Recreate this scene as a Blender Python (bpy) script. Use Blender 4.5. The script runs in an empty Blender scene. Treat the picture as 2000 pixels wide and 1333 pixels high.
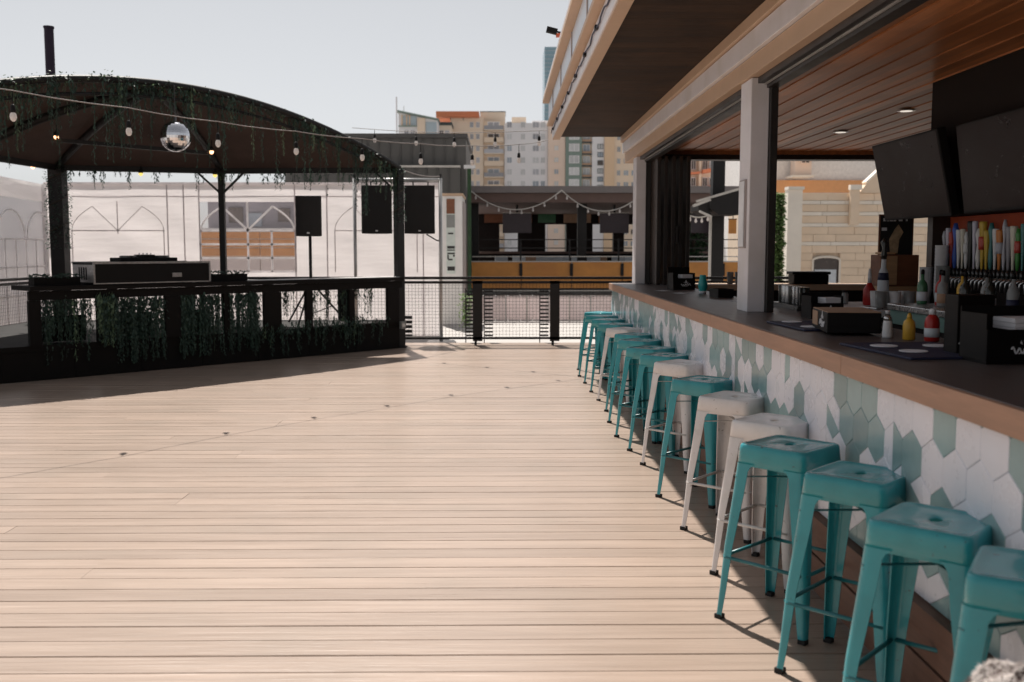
import bpy, math, random
from mathutils import Vector, Matrix
random.seed(7)
R = math.radians
S = bpy.context.scene
C = S.collection

# ------------------------------------------------------------------ camera, sky, sun, exposure
CAM_H, FPX = 1.48, 1944.0
PITCH = math.atan(178.5 / FPX)
YAW = math.atan(22.0 / FPX)
cd = bpy.data.cameras.new('camera'); cam = bpy.data.objects.new('camera', cd); C.objects.link(cam)
cd.sensor_width = 36.0; cd.lens = 36.0 * FPX / 2000.0
cd.clip_start = 0.05; cd.clip_end = 6000
cam.location = (0, 0, CAM_H); cam.rotation_euler = (R(90) - PITCH, 0, -YAW)
cd.dof.use_dof = True; cd.dof.focus_distance = 6.5; cd.dof.aperture_fstop = 3.2
S.camera = cam
TO_SUN = Vector((-0.16, 0.57, 1.0)).normalized()
w = bpy.data.worlds.new('World'); S.world = w; w.use_nodes = True
nt = w.node_tree; bg = nt.nodes['Background']
sky = nt.nodes.new('ShaderNodeTexSky'); sky.sky_type = 'NISHITA'; sky.sun_disc = False
sky.sun_elevation = math.asin(TO_SUN.z); sky.sun_rotation = math.atan2(TO_SUN.x, TO_SUN.y)
sky.air_density = 1.0; sky.dust_density = 4.0; sky.ozone_density = 1.0; sky.altitude = 1600
hs = nt.nodes.new('ShaderNodeHueSaturation'); hs.inputs['Saturation'].default_value = 0.15
nt.links.new(sky.outputs[0], hs.inputs['Color']); nt.links.new(hs.outputs[0], bg.inputs['Color'])
bg.inputs['Strength'].default_value = 0.074
sd = bpy.data.lights.new('sun', 'SUN'); sd.energy = 5.0; sd.angle = R(0.5); sd.color = (1.0, 0.95, 0.88)
so = bpy.data.objects.new('sun', sd); C.objects.link(so); so.location = (-5, 20, 40)
so.rotation_euler = (-TO_SUN).to_track_quat('-Z', 'Y').to_euler()
vs = S.view_settings; vs.view_transform = 'Standard'; vs.look = 'None'; vs.gamma = 1.0; vs.use_curve_mapping = False
vs.exposure = 0.46
S.cycles.max_bounces = 8; S.cycles.transparent_max_bounces = 12

# ------------------------------------------------------------------ helpers
def at(px, py, Y):                                    # a direction in the photograph, followed out to the depth Y
    u = (px - 1000) / FPX; v = (666.5 - py) / FPX
    d = Vector((u, math.cos(PITCH) + v * math.sin(PITCH), -math.sin(PITCH) + v * math.cos(PITCH)))
    c, s = math.cos(YAW), math.sin(YAW)
    d = Vector((c * d.x + s * d.y, -s * d.x + c * d.y, d.z))
    return d * (Y / d.y) + Vector((0, 0, CAM_H))
def on_z(px, py, z):
    d = at(px, py, 1.0) - Vector((0, 0, CAM_H)); return d * ((z - CAM_H) / d.z) + Vector((0, 0, CAM_H))

MATS = {}
def mat(name, col, rough=0.6, metal=0.0, var=0.12, scale=6.0, bump=0.0, bscale=60.0, stretch=(1, 1, 1), rnd=0.0,
        spec=0.5, bdist=0.01, transl=0.0, emit=None, coat=0.0, stain=None, stain_scale=1.5, world=False, chips=None, chip_scale=60):
    m = bpy.data.materials.new(name); m.use_nodes = True; n = m.node_tree.nodes; l = m.node_tree.links
    b = n['Principled BSDF']; out = n['Material Output']
    b.inputs['Roughness'].default_value = rough; b.inputs['Metallic'].default_value = metal
    b.inputs['Specular IOR Level'].default_value = spec; b.inputs['Coat Weight'].default_value = coat
    tc = n.new('ShaderNodeTexCoord'); mp = n.new('ShaderNodeMapping'); mp.inputs['Scale'].default_value = stretch
    if world:
        gm = n.new('ShaderNodeNewGeometry'); l.new(gm.outputs['Position'], mp.inputs[0])
    else:
        l.new(tc.outputs['Object'], mp.inputs[0])
    vec = mp.outputs[0]
    if rnd:
        oi = n.new('ShaderNodeObjectInfo'); ad = n.new('ShaderNodeVectorMath'); ad.operation = 'ADD'
        sc = n.new('ShaderNodeVectorMath'); sc.operation = 'SCALE'; sc.inputs['Scale'].default_value = 37.0
        cm = n.new('ShaderNodeCombineXYZ')
        for i in range(3): l.new(oi.outputs['Random'], cm.inputs[i])
        l.new(cm.outputs[0], sc.inputs[0]); l.new(vec, ad.inputs[0]); l.new(sc.outputs[0], ad.inputs[1]); vec = ad.outputs[0]
    nz = n.new('ShaderNodeTexNoise'); nz.inputs['Scale'].default_value = scale; nz.inputs['Detail'].default_value = 5
    nz.inputs['Roughness'].default_value = 0.65
    l.new(vec, nz.inputs['Vector'])
    mr = n.new('ShaderNodeMapRange'); mr.inputs['From Min'].default_value = 0.3; mr.inputs['From Max'].default_value = 0.7
    mr.inputs['To Min'].default_value = 1 - var; mr.inputs['To Max'].default_value = 1 + var
    l.new(nz.outputs['Fac'], mr.inputs['Value'])
    val = mr.outputs[0]
    if rnd:
        r2 = n.new('ShaderNodeMapRange'); r2.inputs['To Min'].default_value = 1 - rnd; r2.inputs['To Max'].default_value = 1 + rnd
        l.new(oi.outputs['Random'], r2.inputs['Value'])
        mu = n.new('ShaderNodeMath'); mu.operation = 'MULTIPLY'; l.new(val, mu.inputs[0]); l.new(r2.outputs[0], mu.inputs[1]); val = mu.outputs[0]
    vm = n.new('ShaderNodeVectorMath'); vm.operation = 'SCALE'; vm.inputs[0].default_value = col[:3]
    l.new(val, vm.inputs['Scale']); colout = vm.outputs[0]
    if stain:
        n2 = n.new('ShaderNodeTexNoise'); n2.inputs['Scale'].default_value = stain_scale; n2.inputs['Detail'].default_value = 7
        l.new(tc.outputs['Object'] if not world else gm.outputs['Position'], n2.inputs['Vector'])
        rr = n.new('ShaderNodeMapRange'); rr.inputs['From Min'].default_value = 0.48; rr.inputs['From Max'].default_value = 0.72
        rr.inputs['To Max'].default_value = 0.75
        l.new(n2.outputs['Fac'], rr.inputs['Value'])
        mx = n.new('ShaderNodeMix'); mx.data_type = 'RGBA'; l.new(rr.outputs[0], mx.inputs['Factor'])
        l.new(colout, mx.inputs['A']); mx.inputs['B'].default_value = (*stain, 1); colout = mx.outputs['Result']
    if chips:
        n4 = n.new('ShaderNodeTexNoise'); n4.inputs['Scale'].default_value = chip_scale; n4.inputs['Detail'].default_value = 2
        l.new(vec if rnd else tc.outputs['Object'], n4.inputs['Vector'])
        r4 = n.new('ShaderNodeMapRange'); r4.inputs['From Min'].default_value = 0.70; r4.inputs['From Max'].default_value = 0.74
        r4.inputs['To Max'].default_value = 0.8
        l.new(n4.outputs['Fac'], r4.inputs['Value'])
        m4 = n.new('ShaderNodeMix'); m4.data_type = 'RGBA'; l.new(r4.outputs[0], m4.inputs['Factor'])
        l.new(colout, m4.inputs['A']); m4.inputs['B'].default_value = (*chips, 1); colout = m4.outputs['Result']
    l.new(colout, b.inputs['Base Color'])
    # a little unevenness in the gloss
    mr3 = n.new('ShaderNodeMapRange'); mr3.inputs['To Min'].default_value = max(0.03, rough - 0.1); mr3.inputs['To Max'].default_value = min(1, rough + 0.1)
    l.new(nz.outputs['Fac'], mr3.inputs['Value']); l.new(mr3.outputs[0], b.inputs['Roughness'])
    if bump:
        n3 = n.new('ShaderNodeTexNoise'); n3.inputs['Scale'].default_value = bscale; n3.inputs['Detail'].default_value = 3
        l.new(vec, n3.inputs['Vector'])
        bp = n.new('ShaderNodeBump'); bp.inputs['Strength'].default_value = bump; bp.inputs['Distance'].default_value = bdist
        l.new(n3.outputs['Fac'], bp.inputs['Height']); l.new(bp.outputs[0], b.inputs['Normal'])
    if emit:
        b.inputs['Emission Color'].default_value = (*emit[:3], 1); b.inputs['Emission Strength'].default_value = emit[3]
    if transl:
        t = n.new('ShaderNodeBsdfTranslucent'); l.new(colout, t.inputs['Color'])
        if bump: l.new(bp.outputs[0], t.inputs['Normal'])
        ms = n.new('ShaderNodeMixShader'); ms.inputs[0].default_value = transl
        l.new(b.outputs[0], ms.inputs[1]); l.new(t.outputs[0], ms.inputs[2]); l.new(ms.outputs[0], out.inputs['Surface'])
    MATS[name] = m
    return m
def glass_mat(name, col=(0.9, 0.95, 0.95), clear=0.7, rough=0.05):
    m = bpy.data.materials.new(name); m.use_nodes = True; n = m.node_tree.nodes; l = m.node_tree.links
    g = n['Principled BSDF']; g.inputs['Base Color'].default_value = (*col, 1); g.inputs['Roughness'].default_value = rough
    g.inputs['Specular IOR Level'].default_value = 0.6
    t = n.new('ShaderNodeBsdfTransparent'); t.inputs['Color'].default_value = (*col, 1)
    ms = n.new('ShaderNodeMixShader'); ms.inputs[0].default_value = 1 - clear
    l.new(t.outputs[0], ms.inputs[1]); l.new(g.outputs[0], ms.inputs[2]); l.new(ms.outputs[0], n['Material Output'].inputs['Surface'])
    MATS[name] = m
M = MATS
mat('deck_board', (0.352, 0.262, 0.208), 0.31, var=0.11, scale=1.0, stretch=(1.2, 28, 4), rnd=0.10, bump=0.25, bscale=3.0, stain=(0.295, 0.228, 0.182), stain_scale=1.3, chips=(0.15, 0.11, 0.09), chip_scale=22, spec=0.85)
mat('joist', (0.045, 0.028, 0.02), 0.9)
mat('concrete', (0.42, 0.39, 0.37), 0.85, var=0.1, scale=0.8, bump=0.2)
mat('asphalt', (0.28, 0.265, 0.255), 0.9, var=0.2, scale=0.4)
mat('black_steel', (0.010, 0.0085, 0.0085), 0.5, spec=0.35, var=0.25, scale=9)
mat('stage_black', (0.006, 0.0045, 0.004), 0.7, spec=0.2, var=0.3, scale=5, bump=0.1, bscale=20)
mat('canopy_fabric', (0.095, 0.064, 0.055), 0.9, var=0.15, scale=3, transl=0.30, bump=0.1, bscale=30)
mat('vine_leaf', (0.05, 0.092, 0.068), 0.5, var=0.45, scale=14, transl=0.3, rnd=0.35)
mat('vine_light', (0.15, 0.22, 0.13), 0.5, var=0.4, scale=14, transl=0.35, rnd=0.35)
mat('teal_paint', (0.030, 0.305, 0.350), 0.22, var=0.10, scale=5, coat=0.25, rnd=0.07, bump=0.02, bscale=20, stain=(0.024, 0.245, 0.28), stain_scale=7, chips=(0.03, 0.10, 0.11), chip_scale=38)
mat('white_paint', (0.76, 0.74, 0.74), 0.30, var=0.06, scale=6, coat=0.2, rnd=0.05, chips=(0.35, 0.32, 0.3), chip_scale=38, stain=(0.6, 0.57, 0.54), stain_scale=6)
mat('teal_wear', (0.016, 0.15, 0.17), 0.35, var=0.15, scale=9)
mat('white_wear', (0.62, 0.60, 0.58), 0.4, var=0.12, scale=9)
mat('rubber', (0.012, 0.012, 0.012), 0.8)
mat('tile_white', (0.80, 0.81, 0.88), 0.28, var=0.025, scale=5, rnd=0.03)
mat('tile_teal', (0.255, 0.385, 0.40), 0.2, var=0.10, scale=6, rnd=0.17, bump=0.02, bscale=25)
mat('grout', (0.66, 0.66, 0.70), 0.9)
mat('counter_top', (0.105, 0.085, 0.082), 0.38, var=0.2, scale=3, stretch=(14, 1, 1), bump=0.08, bscale=12)
mat('counter_edge', (0.36, 0.205, 0.135), 0.55, var=0.16, scale=2.0, stretch=(1, 1.2, 14), bump=0.12, bscale=10, rnd=0.08)
mat('plinth_wood', (0.15, 0.075, 0.05), 0.6, var=0.2, scale=2, stretch=(1, 1.2, 16), bump=0.15, bscale=10, rnd=0.1)
mat('trim_tan', (0.55, 0.385, 0.265), 0.55, var=0.06, scale=4, bump=0.03)
mat('trim_white', (0.74, 0.72, 0.75), 0.5, var=0.05, scale=4, bump=0.03, stain=(0.63, 0.6, 0.58), stain_scale=2.5)
mat('trim_grey', (0.42, 0.37, 0.36), 0.5, var=0.06, scale=4)
mat('panel_blue', (0.66, 0.74, 0.84), 0.4, var=0.05, scale=3)
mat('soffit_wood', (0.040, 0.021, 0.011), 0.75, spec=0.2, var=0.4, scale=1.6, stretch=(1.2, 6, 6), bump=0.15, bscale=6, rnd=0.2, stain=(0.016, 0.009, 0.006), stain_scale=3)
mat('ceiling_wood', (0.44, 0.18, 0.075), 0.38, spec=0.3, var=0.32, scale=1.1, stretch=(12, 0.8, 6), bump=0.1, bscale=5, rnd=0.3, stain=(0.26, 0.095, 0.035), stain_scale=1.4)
mat('dark_frame', (0.022, 0.019, 0.018), 0.4, var=0.2)
mat('bronze_panel', (0.04, 0.028, 0.023), 0.35, var=0.2, scale=4)
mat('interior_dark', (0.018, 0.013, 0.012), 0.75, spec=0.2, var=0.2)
mat('core_red', (0.50, 0.085, 0.03), 0.6, var=0.1)
mat('tent_vinyl', (0.92, 0.89, 0.885), 0.55, var=0.04, scale=2, transl=0.62, bump=0.45, bdist=0.025, bscale=2.4, stretch=(0.6, 0.6, 4.0))
mat('tent_seam', (0.74, 0.70, 0.70), 0.6, transl=0.5)
mat('glow_fabric', (0.80, 0.72, 0.71), 0.8, var=0.06, scale=2, transl=0.45, bump=0.5, bdist=0.03, bscale=3, stretch=(3, 3, 0.5), rnd=0.05)  # translucent, so sun from behind brightens the added screen
mat('tent_white', (0.88, 0.86, 0.86), 0.5, transl=0.5)
glass_mat('tent_clear', (0.95, 0.93, 0.93), 0.88, 0.15)
glass_mat('vinyl_clear', (0.86, 0.84, 0.85), 0.45, 0.25)
glass_mat('glass', (0.9, 0.93, 0.93), 0.7, 0.03)
mat('galv', (0.55, 0.54, 0.53), 0.4, metal=0.6, var=0.1)
mat('speaker_black', (0.006, 0.0055, 0.0055), 0.6, spec=0.2, var=0.2, scale=20)
mat('grille', (0.008, 0.007, 0.007), 0.7, bump=0.4, bscale=300)
mat('case_silver', (0.45, 0.44, 0.44), 0.35, metal=0.8, var=0.3, scale=40)
mat('bulb_glass', (0.82, 0.78, 0.76), 0.12, var=0.03, transl=0.45)
mat('bulb_amber', (0.9, 0.5, 0.25), 0.3, emit=(1.0, 0.5, 0.25, 3.0))
mat('bulb_yellow', (0.8, 0.6, 0.12), 0.3, emit=(1.0, 0.75, 0.2, 0.8))
mat('lamp_lens', (0.8, 0.75, 0.7), 0.3, emit=(1.0, 0.9, 0.78, 0.5))
mat('grey_wall', (0.36, 0.33, 0.36), 0.7, var=0.12, scale=1.0)
mat('mirror', (0.85, 0.85, 0.88), 0.04, metal=1.0, var=0.02)
mat('cable', (0.25, 0.22, 0.21), 0.6)
mat('orange_panel', (0.60, 0.255, 0.055), 0.5, var=0.15, scale=2.0, rnd=0.06, stain=(0.5, 0.19, 0.05), stain_scale=1.2)
mat('neighbour_fascia', (0.21, 0.185, 0.18), 0.6, var=0.06)
mat('neighbour_eave', (0.16, 0.105, 0.09), 0.7, var=0.1)
mat('purple_screen', (0.05, 0.032, 0.042), 0.35)
mat('rail_pale', (0.55, 0.52, 0.48), 0.5)
mat('pale_wall', (0.66, 0.58, 0.56), 0.8, var=0.08, scale=1.2, rnd=0.1)
mat('grey_metal', (0.10, 0.096, 0.09), 0.55, var=0.06, scale=1.5)
mat('grey_seam', (0.082, 0.078, 0.074), 0.5)
mat('kiosk_white', (0.78, 0.76, 0.74), 0.5, var=0.04)
mat('banner_orange', (0.55, 0.2, 0.06), 0.6, var=0.4, scale=8)
mat('banner_dark', (0.03, 0.03, 0.03), 0.6)
mat('banner_pale', (0.62, 0.68, 0.64), 0.6, var=0.1)
mat('apt_cream', (0.82, 0.69, 0.56), 0.9, var=0.04, scale=0.1)  # distance haze put into the apt colours: paled and desaturated
mat('apt_white', (0.82, 0.80, 0.81), 0.9, var=0.04, scale=0.1)
mat('apt_pink', (0.82, 0.65, 0.54), 0.9, var=0.04, scale=0.1)
mat('apt_tan', (0.80, 0.65, 0.51), 0.9, var=0.04, scale=0.1)
mat('apt_orange', (0.76, 0.55, 0.37), 0.9, var=0.04, scale=0.1)
mat('apt_green', (0.235, 0.30, 0.265), 0.9, var=0.04, scale=0.1)
mat('apt_red', (0.68, 0.22, 0.11), 0.8)
mat('apt_dark', (0.06, 0.075, 0.075), 0.7)
mat('apt_blue', (0.42, 0.50, 0.55), 0.3)
mat('pane_grey', (0.40, 0.40, 0.43), 0.25, rnd=0.25)
mat('pane_pale', (0.62, 0.62, 0.62), 0.25, rnd=0.15)
mat('pane_dark', (0.10, 0.075, 0.065), 0.25, rnd=0.3)
mat('pane_blue', (0.33, 0.37, 0.42), 0.25, rnd=0.2)
mat('limestone', (0.86, 0.68, 0.51), 0.9, var=0.07, scale=1.2, rnd=0.05, bump=0.2, bscale=20)
mat('limestone_pale', (0.88, 0.80, 0.70), 0.9, var=0.05, scale=1.2, rnd=0.04)
mat('limestone_mortar', (0.70, 0.56, 0.43), 0.95)
mat('cornice_orange', (0.70, 0.36, 0.17), 0.8, var=0.06)
mat('stucco_white', (0.80, 0.77, 0.75), 0.9)
mat('leaf_bright', (0.19, 0.29, 0.10), 0.6, var=0.4, scale=9, transl=0.3)
mat('leaf_dark', (0.03, 0.075, 0.03), 0.6, var=0.4, scale=9, transl=0.2)
mat('trunk', (0.07, 0.05, 0.035), 0.9)
mat('steel', (0.55, 0.55, 0.55), 0.28, metal=0.9, var=0.1, scale=12)
mat('steel_dark', (0.10, 0.10, 0.10), 0.3, metal=0.8)
mat('teal_steel', (0.16, 0.28, 0.25), 0.45, var=0.1)
mat('black_plastic', (0.007, 0.006, 0.006), 0.5, spec=0.2, var=0.1)
mat('napkin', (0.78, 0.77, 0.80), 0.85, var=0.04)
mat('print_white', (0.70, 0.70, 0.72), 0.7)
mat('mat_navy', (0.018, 0.022, 0.06), 0.6, bump=0.2, bscale=150)
mat('coaster', (0.76, 0.76, 0.80), 0.8)
mat('shaker_teal', (0.02, 0.36, 0.36), 0.3, var=0.06)
mat('red_plastic', (0.42, 0.02, 0.015), 0.35)
mat('mustard', (0.62, 0.36, 0.04), 0.4)
mat('label_pale', (0.62, 0.66, 0.70), 0.6)
mat('carton', (0.42, 0.27, 0.18), 0.8)
mat('box_wood', (0.20, 0.075, 0.035), 0.5, var=0.2, stretch=(1, 1, 8))
mat('box_wood_light', (0.50, 0.30, 0.16), 0.5, var=0.2, stretch=(1, 1, 8))
mat('cup_white', (0.72, 0.72, 0.73), 0.6)
mat('bottle_clear', (0.42, 0.43, 0.43), 0.1, transl=0.4)
mat('bottle_dark', (0.03, 0.03, 0.025), 0.12)
mat('bottle_green', (0.05, 0.16, 0.08), 0.12)
mat('screen_black', (0.020, 0.010, 0.008), 0.30, spec=0.10, var=0.05)
mat('paper', (0.74, 0.76, 0.79), 0.8)
mat('poster_black', (0.012, 0.011, 0.011), 0.5)
mat('poster_tan', (0.42, 0.30, 0.18), 0.6, var=0.4, scale=20)
mat('purple_pole', (0.030, 0.022, 0.038), 0.7, spec=0.2)
mat('fur_brown', (0.055, 0.035, 0.03), 0.9, var=0.4, scale=30)
mat('fur_sunlit', (0.72, 0.66, 0.63), 0.9, var=0.2, scale=30)  # brown fur with the sunlight on it put into the colour
mat('outlet_grey', (0.25, 0.26, 0.25), 0.6)
mat('glass_tower', (0.25, 0.38, 0.45), 0.2, var=0.1, scale=0.1)

class MB:
    def __init__(s): s.v = []; s.f = []
    def add(s, vs, fs):
        o = len(s.v); s.v += [tuple(p) for p in vs]; s.f += [tuple(i + o for i in f) for f in fs]; return s
    def box(s, x0, x1, y0, y1, z0, z1):
        return s.add([(x0, y0, z0), (x1, y0, z0), (x1, y1, z0), (x0, y1, z0), (x0, y0, z1), (x1, y0, z1), (x1, y1, z1), (x0, y1, z1)],
                     [(0, 3, 2, 1), (4, 5, 6, 7), (0, 1, 5, 4), (1, 2, 6, 5), (2, 3, 7, 6), (3, 0, 4, 7)])
    def obox(s, c, sx, sy, sz, rz=0.0):                     # centre of the base, size, turn about z
        ca, sa = math.cos(rz), math.sin(rz); vs = []
        for z in (0, sz):
            for (a, b) in ((-1, -1), (1, -1), (1, 1), (-1, 1)):
                x, y = a * sx / 2, b * sy / 2; vs.append((c[0] + ca * x - sa * y, c[1] + sa * x + ca * y, c[2] + z))
        return s.add(vs, [(0, 3, 2, 1), (4, 5, 6, 7), (0, 1, 5, 4), (1, 2, 6, 5), (2, 3, 7, 6), (3, 0, 4, 7)])
    def bar(s, a, b, wd, ht):                               # rectangular bar from a to b
        a, b = Vector(a), Vector(b); d = (b - a).normalized(); up = Vector((0, 0, 1))
        if abs(d.z) > 0.95: up = Vector((0, 1, 0))
        r = d.cross(up).normalized() * wd / 2; u = r.cross(d).normalized() * ht / 2
        return s.add([p + q for p in (a, b) for q in (-r - u, r - u, r + u, -r + u)],
                     [(0, 1, 2, 3), (7, 6, 5, 4), (0, 4, 5, 1), (1, 5, 6, 2), (2, 6, 7, 3), (3, 7, 4, 0)])
    def tube(s, pts, rad, n=8, caps=True):
        pts = [Vector(p) for p in pts]; rs = rad if isinstance(rad, (list, tuple)) else [rad] * len(pts); vs = []; fs = []
        for i, p in enumerate(pts):
            d = (pts[min(i + 1, len(pts) - 1)] - pts[max(i - 1, 0)]).normalized()
            up = Vector((0, 0, 1)) if abs(d.z) < 0.95 else Vector((0, 1, 0))
            r = d.cross(up).normalized(); u = r.cross(d).normalized()
            for k in range(n):
                a = 2 * math.pi * k / n; vs.append(p + (r * math.cos(a) + u * math.sin(a)) * rs[i])
        for i in range(len(pts) - 1):
            for k in range(n):
                fs.append((i * n + k, i * n + (k + 1) % n, (i + 1) * n + (k + 1) % n, (i + 1) * n + k))
        if caps: fs += [tuple(range(n))[::-1], tuple(range((len(pts) - 1) * n, len(pts) * n))]
        return s.add(vs, fs)
    def lathe(s, prof, c=(0, 0, 0), n=16):                  # prof: (radius, z) from bottom to top
        vs = []; fs = []
        for (r, z) in prof:
            for k in range(n):
                a = 2 * math.pi * k / n; vs.append((c[0] + r * math.cos(a), c[1] + r * math.sin(a), c[2] + z))
        for i in range(len(prof) - 1):
            for k in range(n):
                fs.append((i * n + k, i * n + (k + 1) % n, (i + 1) * n + (k + 1) % n, (i + 1) * n + k))
        fs += [tuple(range(n))[::-1], tuple(range((len(prof) - 1) * n, len(prof) * n))]
        return s.add(vs, fs)
    def prism(s, poly, z0, z1):                             # poly in xy
        n = len(poly)
        return s.add([(x, y, z0) for x, y in poly] + [(x, y, z1) for x, y in poly],
                     [tuple(range(n))[::-1], tuple(range(n, 2 * n))] + [(i, (i + 1) % n, n + (i + 1) % n, n + i) for i in range(n)])
    def prism_y(s, poly, y0, y1):                           # poly in xz
        n = len(poly)
        return s.add([(x, y0, z) for x, z in poly] + [(x, y1, z) for x, z in poly],
                     [tuple(range(n)), tuple(range(n, 2 * n))[::-1]] + [(i, n + i, n + (i + 1) % n, (i + 1) % n) for i in range(n)])
    def prism_x(s, poly, x0, x1):                           # poly in yz
        n = len(poly)
        return s.add([(x0, y, z) for y, z in poly] + [(x1, y, z) for y, z in poly],
                     [tuple(range(n))[::-1], tuple(range(n, 2 * n))] + [(i, (i + 1) % n, n + (i + 1) % n, n + i) for i in range(n)])
    def mesh(s, name, m, smooth=False):
        me = bpy.data.meshes.new(name); me.from_pydata(s.v, [], s.f); me.update()
        if m: me.materials.append(M[m])
        if smooth:
            for p in me.polygons: p.use_smooth = True
        return me

def root_loc(o):
    l = Vector((0, 0, 0))
    while o: l += o.location; o = o.parent
    return l
def link(name, me, parent=None):
    o = bpy.data.objects.new(name, me); C.objects.link(o); o.parent = parent; return o
def put(mb, name, m, parent=None, smooth=False, bevel=0.0, local=False, kind=None, label=None):
    if parent is not None and not local:
        l = root_loc(parent); mb.v = [(p[0] - l.x, p[1] - l.y, p[2] - l.z) for p in mb.v]
    o = link(name, mb.mesh(name, m, smooth), parent)
    if bevel:
        b = o.modifiers.new('bevel', 'BEVEL'); b.width = bevel; b.segments = 2; b.limit_method = 'ANGLE'; b.angle_limit = R(50)
    if kind: o['kind'] = kind
    if label: o['label'] = label
    return o
def thing(name, label, cat, loc=(0, 0, 0), rz=0.0, group=None):
    o = bpy.data.objects.new(name, None); C.objects.link(o); o.empty_display_size = 0.1
    o.location = loc; o.rotation_euler = (0, 0, rz); o['label'] = label; o['category'] = cat
    if group: o['group'] = group
    return o
def struct(mb, name, m, label=None, **k):
    o = put(mb, name, m, **k); o['kind'] = 'structure'
    if label: o['label'] = label
    return o
def copy_tree(o, parent=None):
    c = o.copy(); C.objects.link(c); c.parent = parent
    for ch in list(o.children): copy_tree(ch, c)
    return c
def tag(o, label, cat, group=None):
    o['label'] = label; o['category'] = cat
    if group: o['group'] = group
    return o

# ------------------------------------------------------------------ ground and deck
struct(MB().box(-3000, 3000, -3000, 3000, -4.6, -4.5), 'ground', 'asphalt', 'grey street level ground far below the deck')
DX0, DX1 = -9.6, 1.40
deck = struct(MB().box(DX0, 5.7, -2.5, 15.85, -0.30, -0.034), 'deck', 'joist', 'tan composite board deck running up to the fence')
def plank_mesh(L):
    wv, t, c = 0.1405, 0.028, 0.003
    pr = [(0, -t), (wv, -t), (wv, -c), (wv - c, 0), (c, 0), (0, -c)]
    mb = MB(); n = len(pr)
    mb.add([(0, y, z) for y, z in pr] + [(L, y, z) for y, z in pr],
           [tuple(range(n))[::-1], tuple(range(n, 2 * n))] + [(i, (i + 1) % n, n + (i + 1) % n, n + i) for i in range(n)])
    return mb.mesh('plank', 'deck_board')
row = 0; y = -2.4; PITCH_B = 0.1447
joints = [-4.1, -2.6, -5.2, -3.3, -1.9, -4.6]
jm = {}
while y < 15.75:
    j = joints[(row * 5 + row // 3) % 6]
    for (a, b) in ((DX0, j - 0.0007), (j + 0.0007, DX1)):
        L = round(b - a, 3)
        if L not in jm: jm[L] = plank_mesh(L)
        o = link('plank', jm[L], deck); o.location = (a, y, random.uniform(-0.0012, 0.0012))
    row += 1; y += PITCH_B
struct(MB().box(-12, 6.0, 15.9, 21.0, -0.30, -0.03), 'terrace', 'concrete', 'pale concrete terrace beyond the deck fence')

# ------------------------------------------------------------------ bar counter with hexagon tiles
BX, TX = 1.335, 1.372                   # counter edge, tile face backing
BY0, BY1 = 1.2, 12.30
bar = thing('bar_counter', 'long bar counter with brown edge and white and sage hexagon tiles', 'bar', (1.65, 7.0, 0))
put(MB().box(TX, 1.50, BY0, BY1 - 0.03, 0.0, 0.995), 'tile_wall', 'grout', bar)
tw = bar.children[0]
cuts = [BY0, 3.87, 6.3, 9.2, BY1]
for a, b in zip(cuts[:-1], cuts[1:]):
    put(MB().box(BX + 0.022, 2.06, a + 0.001, b - 0.001, 0.995, 1.07), 'counter_slab', 'counter_top', bar, bevel=0.003)
    put(MB().box(BX, BX + 0.0215, a + 0.0015, b - 0.0015, 0.990, 1.068), 'edge_board', 'counter_edge', bar, bevel=0.003)
put(MB().box(BX + 0.03, 2.06, BY1 + 0.001, BY1 + 0.022, 0.990, 1.068), 'end_board', 'counter_edge', bar, bevel=0.003)
for k in range(2):
    put(MB().box(1.335, TX, BY0, BY1 - 0.05, 0.03 + k * 0.160, 0.180 + k * 0.160), 'plinth_board', 'plinth_wood', bar, bevel=0.003)
put(MB().box(1.325, 1.371, BY0, BY1 - 0.05, 0.346, 0.354), 'ledge_trim', 'plinth_wood', bar)
# tiles
TZ0, TZ1 = 0.357, 0.988
HS = 0.0905; HW = HS * math.sqrt(3)
def hexpts(g=0.0008):
    r = HS - g * 1.15
    return [(r * math.cos(R(90 + 60 * k)), r * math.sin(R(90 + 60 * k))) for k in range(6)]
def clip(poly, nx, nz, d):              # keep nx*y+nz*z <= d
    out = []
    for i in range(len(poly)):
        a, b = poly[i], poly[(i + 1) % len(poly)]
        da = nx * a[0] + nz * a[1] - d; db = nx * b[0] + nz * b[1] - d
        if da <= 0: out.append(a)
        if da * db < 0:
            t = da / (da - db); out.append((a[0] + (b[0] - a[0]) * t, a[1] + (b[1] - a[1]) * t))
    return out
def tile_mb(poly, dx=0.0):
    n = len(poly); cx = sum(p[0] for p in poly) / n; cz = sum(p[1] for p in poly) / n
    ins = [(cx + (p[0] - cx) * 0.975, cz + (p[1] - cz) * 0.975) for p in poly]
    return MB().add([(0, *p) for p in poly] + [(-0.006 + dx, *p) for p in poly] + [(-0.0078 + dx, *p) for p in ins],
                    [(i, n + i, n + (i + 1) % n, (i + 1) % n) for i in range(n)] +
                    [(n + i, 2 * n + i, 2 * n + (i + 1) % n, n + (i + 1) % n) for i in range(n)] + [tuple(range(2 * n, 3 * n))])
rt = random.Random(23)
tiles = []; shared = {}
nrow = 0; z = TZ0 + 0.03
rest = {'tile_white': MB(), 'tile_teal': MB()}
pieces = []
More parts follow.
